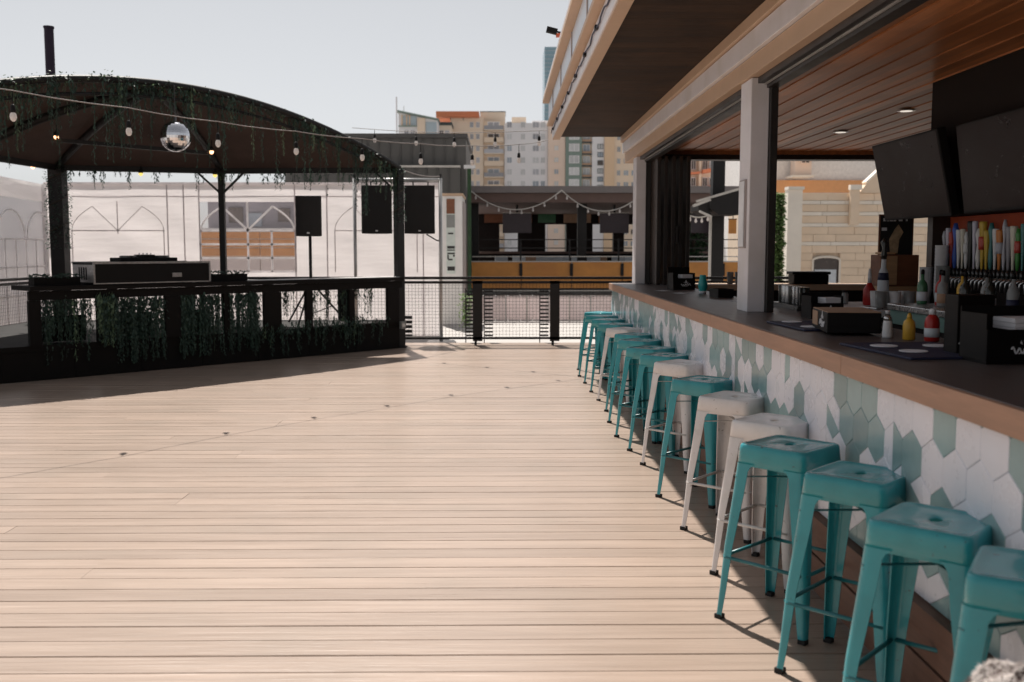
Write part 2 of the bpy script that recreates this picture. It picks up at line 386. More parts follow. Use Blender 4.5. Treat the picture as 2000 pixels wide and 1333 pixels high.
while z - HS < TZ1:
    y = 1.6 + (HW / 2 if nrow % 2 else 0)
    while y < BY1 - 0.05:
        p = 0.62 if (z > TZ1 - 0.10) else (0.60 if z < 0.58 else 0.44)
        teal = rt.random() < p
        polys = [(hexpts(), teal, 'f')]
        if rt.random() < 0.16:
            k = rt.randrange(3); ang = R(k * 60); nx, nz = math.cos(ang), math.sin(ang)
            polys = [(clip(hexpts(), nx, nz, -0.001), True, 'a%d' % k), (clip(hexpts(), -nx, -nz, -0.001), False, 'b%d' % k)]
        for (pl, tl, key) in polys:
            q = [(y + a, z + b) for a, b in pl]
            inside = all(TZ0 <= b <= TZ1 and a < BY1 - 0.035 for a, b in q)
            if not inside:
                q = clip(clip(clip(q, 0, 1, TZ1), 0, -1, -TZ0), 1, 0, BY1 - 0.035)
                if len(q) < 3 or (max(b for a, b in q) - min(b for a, b in q)) < 0.006: continue
                key = None
            pieces.append((y, z, q, pl, tl, key))
        y += HW
    z += 1.5 * HS; nrow += 1
pieces.sort(key=lambda t: t[0])
nt_ = 0
for (y, z, q, pl, tl, key) in pieces:
    if y < 2.0: continue
    mname = 'tile_teal' if tl else 'tile_white'
    dx = rt.uniform(-0.0006, 0.0006)
    if nt_ < 300:
        nt_ += 1
        if key:
            if (key, mname) not in shared: shared[(key, mname)] = tile_mb(pl).mesh('tile', mname)
            me = shared[(key, mname)]; cy, cz = y, z
        else:
            cy = sum(a for a, b in q) / len(q); cz = sum(b for a, b in q) / len(q)
            me = tile_mb([(a - cy, b - cz) for a, b in q]).mesh('tile', mname)
        o = link('tile', me, tw); o.location = Vector((TX + dx, cy, cz)) - bar.location
    else:
        t = tile_mb(q, dx); rest[mname].add([(a + TX, b, c) for a, b, c in t.v], t.f)
for k, mb in rest.items():
    if mb.v: put(mb, 'far_tiles', k, tw, kind='stuff')

# ------------------------------------------------------------------ bar pavilion
pav = thing('bar_pavilion', 'bar pavilion with white pillars, deep dark soffit and tan trim', 'building', (3.6, 7.0, 0))
BE = 13.0; BS = 0.3
for (y0, y1) in ((6.53, 6.81), (12.0, 12.28), (1.06, 1.34)):
    pl = put(MB().box(1.62, 1.738, y0, y1, 1.07, 2.585), 'pillar', 'trim_white', pav, bevel=0.006)
put(MB().box(1.739, 1.790, 6.50, 6.60, 1.07, 2.585), 'window_jamb', 'dark_frame', pav, bevel=0.004)
put(MB().box(1.739, 1.800, 12.02, 12.20, 1.07, 2.585), 'window_jamb', 'dark_frame', pav, bevel=0.004)
put(MB().box(1.602, 1.606, 6.60, 6.74, 1.50, 1.93), 'notice_sheet', 'paper', pav)
put(MB().box(1.6075, 1.6195, 6.59, 6.75, 1.49, 1.94), 'notice_board', 'trim_grey', pav)
# beam in stepped bands
put(MB().box(1.545, 1.95, BS, BE, 2.852, 2.938), 'beam_band', 'trim_tan', pav, bevel=0.004)
put(MB().box(1.570, 1.95, BS, BE - 0.004, 2.712, 2.846), 'beam_band', 'trim_white', pav, bevel=0.004)
put(MB().box(1.600, 1.78, BS, BE - 0.008, 2.588, 2.708), 'beam_band', 'trim_tan', pav, bevel=0.004)
put(MB().box(1.662, 1.700, BS, 12.0, 2.548, 2.586), 'track_rail', 'dark_frame', pav)
put(MB().box(1.704, 1.716, BS, 12.0, 2.540, 2.586), 'track_rail', 'galv', pav)
put(MB().box(1.720, 1.795, BS, 12.0, 2.520, 2.586), 'track_rail', 'dark_frame', pav)
# soffit boards across the overhang
y = BS
while y < BE - 0.02:
    b = min(y + 0.178, BE)
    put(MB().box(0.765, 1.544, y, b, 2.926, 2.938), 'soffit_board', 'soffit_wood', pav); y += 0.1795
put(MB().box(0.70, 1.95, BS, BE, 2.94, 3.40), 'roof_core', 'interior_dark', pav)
# fascia in stepped bands
put(MB().box(0.665, 0.763, BS, BE + 0.002, 2.905, 3.055), 'fascia_band', 'trim_white', pav, bevel=0.004)
put(MB().box(0.672, 0.760, BS, BE + 0.005, 2.890, 2.9035), 'fascia_drip_edge', 'trim_tan', pav)
put(MB().box(0.598, 0.700, BS, BE + 0.004, 3.058, 3.098), 'fascia_ledge', 'trim_tan', pav, bevel=0.003)
put(MB().box(0.618, 0.699, BS, BE, 3.100, 3.345), 'fascia_panel', 'panel_blue', pav)
yy = 1.0
while yy < BE:
    put(MB().box(0.608, 0.617, yy, yy + 0.05, 3.102, 3.343), 'fascia_bracket', 'trim_grey', pav); yy += 1.55
put(MB().box(0.540, 0.72, BS, BE + 0.006, 3.348, 3.395), 'roof_edge', 'trim_tan', pav, bevel=0.003)
put(MB().box(0.550, 5.7, BS, BE + 0.003, 3.398, 3.455), 'roof', 'trim_white', pav)
# rope light along the fascia
mbp = MB(); pts = []; yy = 4.0
while yy < BE:
    pts.append((0.655 + random.uniform(-.004, .004), yy, 2.985 + 0.012 * math.sin(yy * 9) + random.uniform(-.006, .006))); yy += 0.12
rope = thing('rope_light', 'dark rope light cable stapled along the white roof fascia of the bar', 'rope light', (0.655, 8.5, 2.98))
put(MB().tube(pts, 0.006, 5), 'cable', 'mat_navy', rope)
yy = 5.0
while yy < BE:
    put(MB().box(0.640, 0.6640, yy, yy + 0.06, 2.972, 2.998), 'clip', 'black_plastic', rope); yy += 0.95
# interior ceiling boards
x = 1.80; k = 0
while x < 5.6:
    b = min(x + 0.090, 5.62); k += 1
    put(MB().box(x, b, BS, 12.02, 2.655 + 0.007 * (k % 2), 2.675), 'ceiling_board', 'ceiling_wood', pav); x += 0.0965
put(MB().box(1.79, 5.65, BS, 12.05, 2.676, 2.85), 'ceiling_core', 'interior_dark', pav)
put(MB().box(1.80, 5.6, 12.03, 12.12, 2.615, 2.670), 'end_trim', 'ceiling_wood', pav)
put(MB().box(1.80, 5.6, 12.05, 12.25, 2.555, 2.613), 'lintel', 'dark_frame', pav)
put(MB().box(1.80, 5.7, 12.0, BE, 2.676, 2.93), 'end_fascia', 'trim_white', pav)
put(MB().box(5.55, 5.70, BS, 12.3, -0.03, 2.66), 'back_wall', 'interior_dark', pav)  # unseen wall added to keep the bar interior dark
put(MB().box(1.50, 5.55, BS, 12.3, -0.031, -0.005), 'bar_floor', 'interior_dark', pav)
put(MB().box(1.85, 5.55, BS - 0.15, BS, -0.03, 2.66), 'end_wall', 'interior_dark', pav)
for (px, py) in ((1770, 215), (1962, 150), (1642, 257)):
    p = on_z(px, py, 2.655)
    d = put(MB().lathe([(0.075, -0.010), (0.07, -0.004), (0.055, 0.0)], (p.x, p.y, 2.654), 18), 'downlight_ring', 'steel', pav)
    put(MB().lathe([(0.05, 0.0), (0.05, 0.002)], (p.x, p.y, 2.642), 14), 'downlight_lens', 'lamp_lens', d)
# dark folding window stack near the far pillar
fw = thing('folding_window', 'stack of dark bronze folding window panels beside the far white pillar', 'window', (1.95, 11.9, 1.07))
for k in range(5):
    x0 = 1.802 + k * 0.085; y0 = 11.55 + 0.02 * (k % 2)
    pn = put(MB().box(x0, x0 + 0.045, y0, y0 + 0.62, 1.072, 2.55), 'panel', 'bronze_panel', fw, bevel=0.004)
    put(MB().box(x0 + 0.004, x0 + 0.041, y0 - 0.012, y0 - 0.001, 1.14, 2.48), 'panel_stile', 'dark_frame', pn)
put(MB().box(2.02, 2.04, 11.505, 11.545, 1.55, 1.75), 'handle', 'steel_dark', fw)
# L return of the counter at the far end
ret = thing('end_counter', 'dark counter across the far opening of the bar with pale edge', 'counter', (3.8, 11.9, 0))
put(MB().box(2.07, 5.5, 11.75, 12.28, 1.0, 1.068), 'top', 'trim_tan', ret, bevel=0.004)
put(MB().box(2.07, 5.5, 11.80, 11.90, 0.0, 0.998), 'front_panel', 'interior_dark', ret)

# ------------------------------------------------------------------ bar stools
def rsq(half, rad, z, n=5):              # rounded square loop
    pts = []
    for q in range(4):
        cx = (half - rad) * (1 if q in (0, 3) else -1); cy = (half - rad) * (1 if q in (0, 1) else -1)
        for k in range(n + 1):
            a = R(90 * q + 90 * k / n); pts.append((cx + rad * math.cos(a), cy + rad * math.sin(a), z))
    return pts
def loops_mesh(loops, close_last=False):
    mb = MB(); n = len(loops[0])
    for lp in loops: mb.v += [tuple(p) for p in lp]
    for i in range(len(loops) - 1):
        for k in range(n):
            mb.f.append((i * n + k, i * n + (k + 1) % n, (i + 1) * n + (k + 1) % n, (i + 1) * n + k))
    return mb
SH = 0.715
def make_stool(paint, wear):
    r = thing('bar_stool', 'x', 'bar stool', (0, 0, 0), group='metal bar stools along the bar counter')
    n = 24
    hole = [(0.027 * math.cos(R(90 * (k // 6) + 15 * (k % 6) + 0)), 0.017 * math.sin(R(90 * (k // 6) + 15 * (k % 6))), SH - 0.006) for k in range(24)]
    hole2 = [(x * 1.25, y * 1.3, SH - 0.003) for x, y, z in hole]
    lo = [[(x, y, SH - 0.009) for x, y, z in hole], hole, hole2, rsq(0.09, 0.04, SH - 0.004), rsq(0.126, 0.028, SH - 0.0035), rsq(0.131, 0.027, SH - 0.0005), rsq(0.139, 0.028, SH),
          rsq(0.1435, 0.029, SH - 0.003), rsq(0.1465, 0.030, SH - 0.009), rsq(0.1480, 0.031, SH - 0.018), rsq(0.1540, 0.033, SH - 0.084), rsq(0.1510, 0.031, SH - 0.084), rsq(0.1445, 0.030, SH - 0.02), rsq(0.12, 0.028, SH - 0.010)]
    put(loops_mesh(lo), 'seat', paint, r, smooth=True, local=True)
    for q in range(4):
        st = [(SH - 0.076, 0.1540, 0.090, 0.033), (SH - 0.088, 0.1548, 0.074, 0.033), (SH - 0.105, 0.1562, 0.066, 0.033), (SH - 0.20, 0.164, 0.062, 0.031),
              (0.30, 0.184, 0.048, 0.026), (0.12, 0.194, 0.038, 0.021), (0.035, 0.199, 0.031, 0.017), (0.012, 0.200, 0.028, 0.015)]
        outer = []; inner = []
        for (zz, h, wd, rad) in st:
            for (lst, t) in ((outer, 0.0), (inner, 0.0035)):
                hh = h - t; rr = max(rad - t, 0.004); lp = [(hh, h - wd, zz)]
                for k in range(6):
                    a = R(90 * k / 5); lp.append((hh - rr + rr * math.cos(a), hh - rr + rr * math.sin(a), zz))
                lp.append((h - wd, hh, zz)); lst.append(lp)
        mb = MB(); m_ = len(outer[0])
        for lp in outer + inner: mb.v += lp
        ns = len(st)
        for i in range(ns - 1):
            for k in range(m_ - 1):
                a = i * m_ + k; mb.f.append((a + m_, a + m_ + 1, a + 1, a))
                b = (ns + i) * m_ + k; mb.f.append((b, b + 1, b + m_ + 1, b + m_))
            for k in (0, m_ - 1):
                a = i * m_ + k; b = (ns + i) * m_ + k
                mb.f.append((a, b, b + m_, a + m_) if k == 0 else (a + m_, b + m_, b, a))
        for k in range(m_ - 1):
            a = (ns - 1) * m_ + k; b = (2 * ns - 1) * m_ + k; mb.f.append((a, a + 1, b + 1, b))
        ca, sa = [(1, 0), (0, 1), (-1, 0), (0, -1)][q]
        mb.v = [(ca * x - sa * y, sa * x + ca * y, zz) for x, y, zz in mb.v]
        lg = put(mb, 'leg', paint, r, smooth=False, local=True)
        for p in lg.data.polygons: p.use_smooth = True
        try: lg.data.set_sharp_from_angle(angle=R(40))
        except Exception: pass
        fx, fy = ca * 0.187 - sa * 0.187, sa * 0.187 + ca * 0.187
        put(MB().obox((fx, fy, 0.0), 0.030, 0.030, 0.018), 'rubber_foot', 'rubber', lg, local=True)
    zz = 0.255; h = 0.181
    for q in range(4):
        a = [(h, -h + .01), (h - .01, h), (-h, h - .01), (-h + .01, -h)][q]; b = [(h, h - .01), (-h + .01, h), (-h, -h + .01), (h - .01, -h)][q]
        put(MB().tube([(a[0], a[1], zz), (b[0], b[1], zz)], 0.0075, 8), 'footrest', wear, r, smooth=True, local=True)
    for s_ in (1, -1):
        put(MB().bar((-0.150, -0.150 * s_, SH - 0.13 + 0.004 * s_), (0.150, 0.150 * s_, SH - 0.13 + 0.004 * s_), 0.018, 0.003), 'brace', wear, r, local=True)
    return r
proto = {'teal': make_stool('teal_paint', 'teal_wear'), 'white': make_stool('white_paint', 'white_wear')}
stools = [(1.336, 2.33, 'teal', 58), (1.258, 2.776, 'teal', 47), (1.248, 3.372, 'teal', 46), (1.146, 3.881, 'teal', 43), (1.24, 4.437, 'white', 46), (1.235, 5.177, 'white', 48),
          (1.213, 5.861, 'teal', 45), (1.251, 6.748, 'white', 43), (1.216, 7.246, 'teal', 46), (1.183, 7.781, 'teal', 44), (1.196, 8.444, 'teal', 47),
          (1.234, 9.036, 'teal', 45), (1.225, 9.682, 'white', 44), (1.206, 10.274, 'teal', 46), (1.198, 10.95, 'teal', 45), (1.185, 11.55, 'teal', 43), (1.222, 12.2, 'teal', 46)]
ordn = ['first', 'second', 'third', 'fourth', 'fifth', 'sixth', 'seventh', 'eighth', 'ninth', 'tenth', 'eleventh', 'twelfth', 'thirteenth', 'fourteenth', 'fifteenth', 'sixteenth', 'last']
used = set()
for i, (x, y, c, a) in enumerate(stools):
    o = proto[c] if c not in used else copy_tree(proto[c]); used.add(c)
    o.location = (min(x, 1.245) if i else 1.30, y, 0.0); o.rotation_euler = (0, 0, R(a))
    extra = ', cut off by the right edge' if i == 0 else (' farthest from the camera, beside the fence' if i == 16 else ' counted from the camera')
    if i == 0: o['label'] = 'nearest teal metal bar stool, cut off by the right edge of the photo'
    elif i == 16: o['label'] = 'farthest teal metal bar stool, at the fence end of the bar'
    else: o['label'] = '%s metal bar stool, %s in the row counting from the camera' % (c, ordn[i])

# ------------------------------------------------------------------ things on the bar
def emblem(cx, cz, s):                    # white droplet over a script flourish, in the xz plane facing -y
    mb = MB(); d = 0.0012
    drop = [(0.0, 0.55), (0.16, 0.22), (0.10, 0.08), (-0.10, 0.08), (-0.16, 0.22)]
    mb.prism_y([(cx + a * s, cz + b * s) for a, b in drop], -d, 0)
    for sx in (-1, 1):
        mb.prism_y([(cx + sx * a * s, cz + b * s) for a, b in ((0.22, 0.05), (0.34, 0.12), (0.30, 0.26))][::sx], -d, 0)
    pts = []
    for k in range(42):
        t = k / 41; pts.append((cx + (t - 0.5) * 1.5 * s, -d, cz - 0.16 * s + (0.13 * math.sin(t * 31) - 0.08 * math.sin(t * 6.3)) * s))
    mb.tube(pts, 0.042 * s, 4)
    pts = [(cx + (t / 9 - 0.5) * 0.8 * s, -d, cz - 0.36 * s + 0.04 * s * math.sin(t)) for t in range(10)]
    mb.tube(pts, 0.03 * s, 4)
    return mb
def napkin_caddy(label, loc, rz, wd=0.22, dp=0.15, h=0.15, high=0.0):
    r = thing('napkin_caddy', label, 'napkin caddy', loc, R(rz), 'black napkin caddies on the bar')
    mb = MB()
    mb.box(-wd / 2, wd / 2, -dp / 2, dp / 2, 0.0, 0.008)
    mb.box(-wd / 2, wd / 2, -dp / 2, -dp / 2 + 0.006, 0.009, h * 0.62)
    mb.box(-wd / 2, wd / 2, dp / 2 - 0.006, dp / 2, 0.009, h + high)
    mb.box(-wd / 2, -wd / 2 + 0.006, -dp / 2 + 0.007, dp / 2 - 0.007, 0.009, h * 0.9)
    mb.box(wd / 2 - 0.006, wd / 2, -dp / 2 + 0.007, dp / 2 - 0.007, 0.009, h * 0.9)
    mb.box(-0.02, -0.014, -dp / 2 + 0.007, dp / 2 - 0.007, 0.009, h * 0.6)
    put(mb, 'tray', 'black_plastic', r, local=True)
    e = emblem(0.02, h * 0.33, wd * 0.30); e.v = [(a, b - dp / 2 - 0.0005, c) for a, b, c in e.v]
    put(e, 'emblem', 'print_white', r, local=True)
    for k in range(9):
        rr = random.uniform(-.004, .004)
        put(MB().obox((0.045 + rr, 0.0 + rr, 0.010 + k * h * 0.085), wd * 0.46, dp * 0.78, h * 0.078, rr * 4), 'napkin', 'napkin', r, local=True)
    return r
napkin_caddy('large black napkin caddy with white emblem at the right edge of the bar', (1.86, 3.62, 1.071), 3, 0.26, 0.19, 0.20)
napkin_caddy('black napkin caddy with white napkins beside the far folding windows', (1.86, 10.25, 1.071), 12, 0.24, 0.16, 0.19, 0.04)
napkin_caddy('small black napkin caddy behind the black carton on the bar', (1.93, 5.95, 1.071), 6, 0.20, 0.15, 0.15)
# tall black box with emblem beside the big caddy
tb = thing('menu_box', 'tall black box with white emblem beside the large napkin caddy', 'box', (1.83, 3.86, 1.071), R(4))
put(MB().box(-0.075, 0.075, -0.05, 0.05, 0, 0.235), 'box', 'black_plastic', tb, local=True, bevel=0.003)
e = emblem(-0.005, 0.055, 0.055); e.v = [(a - 0.02, b - 0.0505, c) for a, b, c in e.v]; put(e, 'emblem', 'print_white', tb, local=True)
# navy bar mats with white coaster discs
for (lab, x, y, rz, pts) in (('navy bar mat with four white discs on the near bar top', 1.70, 3.98, 6, ((-0.10, 0.12), (0.12, 0.10), (-0.09, -0.10), (0.10, -0.11))),
                             ('navy bar mat with white discs under the black carton', 1.72, 5.28, 3, ((-0.10, 0.2), (-0.12, -0.15), (0.12, -0.2)))):
    r = thing('bar_mat', lab, 'bar mat', (x, y, 1.071), R(rz), 'navy mats on the bar')
    put(MB().box(-0.21, 0.21, -0.30, 0.30, 0, 0.010), 'mat', 'mat_navy', r, local=True, bevel=0.003)
    for (a, b) in pts:
        put(MB().lathe([(0.053, 0), (0.055, 0.002), (0.053, 0.004)], (a, b, 0.0105), 22), 'white_disc', 'coaster', r, local=True)
# black carton lying on the bar
ct = thing('carton', 'low black carton with tan lid and white emblem on the bar top', 'carton', (1.70, 4.86, 1.082), R(-8))
put(MB().box(-0.12, 0.13, -0.15, 0.26, 0, 0.098), 'body', 'black_plastic', ct, local=True, bevel=0.004)
put(MB().box(-0.118, 0.128, -0.148, 0.258, 0.0985, 0.102), 'lid', 'carton', ct, local=True)
put(MB().box(-0.1235, -0.1205, 0.10, 0.24, 0.02, 0.09), 'side_label', 'carton', ct, local=True)
e = emblem(0, 0.055, 0.085); e.v = [(b - 0.1206, a - 0.02, c) for a, b, c in e.v]; put(e, 'emblem', 'print_white', ct, local=True)
# condiment bottles
def bottle(name, label, cat, loc, prof, m, cap=None, capm=None, band=None, bandm=None, group=None, n=14):
    r = thing(name, label, cat, loc, 0, group)
    b = put(MB().lathe(prof, (0, 0, 0), n), 'body', m, r, smooth=True, local=True)
    if cap: put(MB().lathe(cap, (0, 0, 0), n), 'cap', capm, r, smooth=True, local=True)
    if band: put(MB().lathe(band, (0, 0, 0), n), 'label_band', bandm, r, smooth=True, local=True)
    return r
SQ = [(r_q * 0.95, z_q * 0.82) for r_q, z_q in ((0.030, 0), (0.034, 0.006), (0.034, 0.10), (0.030, 0.125), (0.016, 0.145), (0.012, 0.148))]
bottle('ketchup_bottle', 'red squeeze bottle with pale label on the bar top', 'bottle', (1.93, 4.42, 1.071), SQ, 'red_plastic', [(0.015, 0.120), (0.015, 0.138), (0.011, 0.146)], 'cup_white', [(0.0329, 0.02), (0.0329, 0.06)], 'label_pale')
bottle('mustard_bottle', 'yellow squeeze bottle beside the red one', 'bottle', (1.86, 4.50, 1.071), [(r * 0.85, z * 0.8) for r, z in SQ], 'mustard', [(0.012, 0.096), (0.011, 0.108), (0.005, 0.122)], 'mustard')
bottle('salt_shaker', 'small pale shaker standing left of the yellow squeeze bottle', 'shaker', (1.80, 4.60, 1.071), [(0.022, 0), (0.024, 0.01), (0.020, 0.07), (0.018, 0.08)], 'cup_white', [(0.019, 0.081), (0.019, 0.095), (0.012, 0.103)], 'steel')
bottle('steak_sauce_bottle', 'dark sauce bottle between the yellow bottle and the carton', 'bottle', (1.845, 4.72, 1.071), [(r * 0.75, z * 0.85) for r, z in SQ], 'bottle_dark', [(0.010, 0.102), (0.010, 0.116), (0.008, 0.120)], 'cup_white')
bottle('cocktail_shaker', 'teal tapered shaker tumbler standing on the far part of the bar', 'shaker', (1.87, 9.2, 1.071), [(0.032, 0), (0.034, 0.03), (0.045, 0.075), (0.043, 0.10), (0.032, 0.14), (0.030, 0.172), (0.027, 0.176)], 'shaker_teal', None, None, [(0.0328, 0.003), (0.0348, 0.028)], 'label_pale')
gb = thing('black_bin', 'small black open bin on the bar right of the teal shaker', 'bin', (1.90, 8.55, 1.071), R(10))
mb = MB(); mb.box(-0.07, 0.07, -0.10, 0.10, 0, 0.006); mb.box(-0.07, -0.064, -0.10, 0.10, 0.0065, 0.075); mb.box(0.064, 0.07, -0.10, 0.10, 0.0065, 0.075); mb.box(-0.063, 0.063, -0.10, -0.094, 0.0065, 0.075); mb.box(-0.063, 0.063, 0.094, 0.10, 0.0065, 0.075)
put(mb, 'bin', 'black_plastic', gb, local=True); put(MB().obox((0, 0, 0.007), 0.10, 0.16, 0.05), 'contents', 'carton', gb, local=True)
for (x, y, l) in ((1.62, 9.9, 'white paper slip lying left of the far napkin caddy'), (1.70, 9.35, 'white paper slip lying in front of the teal shaker'), (1.90, 7.9, 'white folded slip lying behind the near pillar')):
    tag(put(MB().obox((x, y, 1.0711), 0.09, 0.14, 0.0016, R(25)), 'paper_slip', 'paper'), l, 'paper', 'paper slips on the bar')
# row of dark bottles in a rail behind the near pillar
rl = thing('speed_rail', 'row of steel cups and bottles in a dark rail behind the near pillar', 'rail', (2.04, 6.9, 1.071))
put(MB().box(-0.05, 0.07, -0.25, 0.40, 0.0, 0.03), 'rail', 'steel_dark', rl, local=True)
for k in range(7):
    put(MB().lathe([(0.028, 0.031), (0.032, 0.04), (0.035, 0.15), (0.033, 0.155)], (0.01, -0.2 + k * 0.085, 0), 12), 'steel_cup', 'steel' if k % 3 else 'bottle_dark', rl, smooth=True, local=True)
# black gear box on the far counter
bx = thing('black_case', 'flat black case standing on the far end counter', 'case', (3.70, 11.95, 1.069))
put(MB().box(-0.21, 0.21, -0.12, 0.12, 0, 0.115), 'base', 'black_plastic', bx, local=True, bevel=0.01)
put(MB().box(-0.23, 0.23, -0.13, 0.13, 0.116, 0.150), 'lid', 'black_plastic', bx, local=True, bevel=0.008)

# ------------------------------------------------------------------ bar interior: island, taps, screens
core = thing('tap_wall', 'dark tap wall with red top behind rows of colourful beer tap handles', 'tap wall', (3.4, 4.8, 0))
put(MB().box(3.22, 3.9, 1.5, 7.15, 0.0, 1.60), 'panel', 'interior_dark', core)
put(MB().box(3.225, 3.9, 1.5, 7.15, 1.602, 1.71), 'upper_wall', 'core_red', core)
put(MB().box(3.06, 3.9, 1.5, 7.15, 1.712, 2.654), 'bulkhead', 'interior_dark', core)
put(MB().box(3.18, 3.219, 1.5, 7.12, 1.255, 1.335), 'tap_rail', 'steel_dark', core)
put(MB().box(3.10, 3.24, 7.152, 7.24, 0.0, 2.654), 'column', 'bronze_panel', core)
hc = [('tap_sil', (0.5, 0.5, 0.55)), ('tap_blue', (0.05, 0.12, 0.5)), ('tap_white', (0.75, 0.75, 0.75)), ('tap_black', (0.02, 0.02, 0.02)), ('tap_cream', (0.7, 0.66, 0.55)), ('tap_yellow', (0.62, 0.42, 0.05)),
      ('tap_teal', (0.06, 0.22, 0.22)), ('tap_orange', (0.62, 0.22, 0.05)), ('tap_grey', (0.34, 0.33, 0.36)), ('tap_red', (0.5, 0.06, 0.04)), ('tap_green', (0.06, 0.26, 0.05)), ('tap_lilac', (0.6, 0.58, 0.68))]
for nme, c in hc: mat(nme, c, 0.35, var=0.1)
seq = ['tap_sil', 'tap_lilac', 'tap_red', 'tap_blue', 'tap_white', 'tap_cream', 'tap_white', 'tap_black', 'tap_lilac', 'tap_white', 'tap_yellow', 'tap_yellow', 'tap_teal', 'tap_white', 'tap_orange', 'tap_sil', 'tap_grey', 'tap_cream', 'tap_green', 'tap_teal', 'tap_red', 'tap_white', 'tap_black', 'tap_orange']
words = {'tap_sil': 'silver', 'tap_lilac': 'lilac', 'tap_red': 'red', 'tap_blue': 'blue', 'tap_white': 'white', 'tap_cream': 'cream', 'tap_black': 'black', 'tap_yellow': 'yellow', 'tap_teal': 'dark teal', 'tap_orange': 'orange', 'tap_grey': 'grey', 'tap_green': 'green'}
rh = random.Random(4)
TORD = 'first second third fourth fifth sixth seventh eighth ninth tenth eleventh twelfth thirteenth fourteenth fifteenth sixteenth seventeenth eighteenth nineteenth twentieth twenty-first twenty-second twenty-third twenty-fourth'.split()
for k, c in enumerate(seq):
    y = 7.02 - k * 0.056
    nb_l = words[seq[k - 1]] if k else 'the column'; nb_r = words[seq[k + 1]] if k + 1 < len(seq) else 'the end'
    t = thing('beer_tap', '%s beer tap handle, %s from the left, between %s and %s' % (words[c], TORD[k], nb_l, nb_r), 'beer tap', (3.16, y, 1.29), 0, 'beer taps on the tap wall')
    hh = rh.uniform(0.24, 0.33); w1 = rh.uniform(0.017, 0.027)
    put(MB().lathe(([(0.006, 0.06), (w1 * 0.35, 0.075), (w1 * 0.45, 0.12), (w1 * 1.05, 0.06 + hh * 0.93), (w1 * 1.05, 0.06 + hh), (w1 * 0.9, 0.065 + hh)] if k % 3 else [(0.006, 0.06), (w1 * 0.5, 0.08), (w1 * 0.8, 0.14), (w1 * 0.45, 0.06 + hh * 0.6), (w1, 0.06 + hh * 0.85), (w1 * 0.5, 0.06 + hh)]), (-0.03, 0, 0), 6), 'handle', c, t, smooth=True, local=True)
    if k % 4 == 2:
        fc_ = rh.choice(['tap_white', 'tap_black', 'tap_red', 'tap_yellow', 'tap_sil', 'tap_blue'])
        put(MB().lathe([(w1 * 1.02, 0.06 + hh * 0.42), (w1 * 1.10, 0.06 + hh * 0.5), (w1 * 1.12, 0.06 + hh * 0.64), (w1 * 1.02, 0.06 + hh * 0.7)], (-0.03, 0, 0), 8), 'badge', fc_, t, smooth=True, local=True)
    put(MB().tube([(0.02, 0, 0.0), (-0.05, 0, 0.0), (-0.065, 0, -0.02), (-0.07, 0, -0.075)], [0.012, 0.012, 0.010, 0.008], 8), 'faucet', 'steel', t, smooth=True, local=True)
    put(MB().lathe([(0.012, 0.010), (0.013, 0.03), (0.008, 0.062)], (-0.03, 0, 0), 8), 'collar', 'steel_dark', t, smooth=True, local=True)
def tv(label, yc, x, z0, z1, L, tilt, group='screens hung over the tap wall'):
    r = thing('television', label, 'television', (x, yc, (z0 + z1) / 2), 0, group)
    h = z1 - z0
    b = put(MB().box(-0.03, 0.03, -L / 2, L / 2, -h / 2, h / 2), 'housing', 'black_plastic', r, local=True, bevel=0.006)
    put(MB().box(-0.0325, -0.0305, -L / 2 + 0.015, L / 2 - 0.015, -h / 2 + 0.02, h / 2 - 0.015), 'screen', 'screen_black', r, local=True)
    put(MB().bar((0.025, 0, 0), (0.128, 0, 0), 0.10, 0.10), 'wall_mount', 'black_plastic', r, local=True)
    b.rotation_euler = (0, R(tilt), 0); r.children[1].rotation_euler = (0, R(tilt), 0)
    return r
tv('black television hung left above the taps, reflecting the wood ceiling', 7.12, 2.93, 1.70, 2.28, 1.14, -12)  # screen is one even brownish black, no reflection in it
tv('black television hung right above the taps at the edge of the photo', 5.86, 2.98, 1.71, 2.28, 1.16, -8)
# work island
isl = thing('work_island', 'black work island with pale top in front of the tap wall', 'island', (2.75, 6.95, 0))
put(MB().box(2.42, 2.86, 6.5, 7.5, 0.0, 1.035), 'cabinet', 'interior_dark', isl)
put(MB().box(2.38, 2.90, 6.46, 7.54, 1.037, 1.085), 'top', 'cup_white', isl, bevel=0.005)
sink = thing('drainboard', 'long steel drainboard with green front below the taps', 'drainboard', (2.5, 5.2, 0))
put(MB().box(2.38, 2.70, 4.75, 6.10, 1.115, 1.150), 'shelf', 'steel', sink, bevel=0.004)
put(MB().box(2.40, 2.70, 4.75, 6.10, 1.03, 1.113), 'front', 'teal_steel', sink)
put(MB().box(2.42, 2.70, 4.75, 6.10, 0.0, 1.028), 'cabinet', 'interior_dark', sink)
ld = thing('liquor_shelf', 'low dark shelf at the right edge carrying bottles', 'shelf', (2.75, 4.3, 0))
put(MB().box(2.55, 2.95, 3.5, 4.72, 0.0, 1.16), 'cabinet', 'interior_dark', ld)
put(MB().box(2.53, 2.97, 3.48, 4.73, 1.162, 1.185), 'top', 'steel_dark', ld)
BT = [(0.030, 0), (0.034, 0.008), (0.034, 0.15), (0.028, 0.18), (0.012, 0.205), (0.011, 0.255)]
WT = [(0.0345, 0.03), (0.0345, 0.11)]
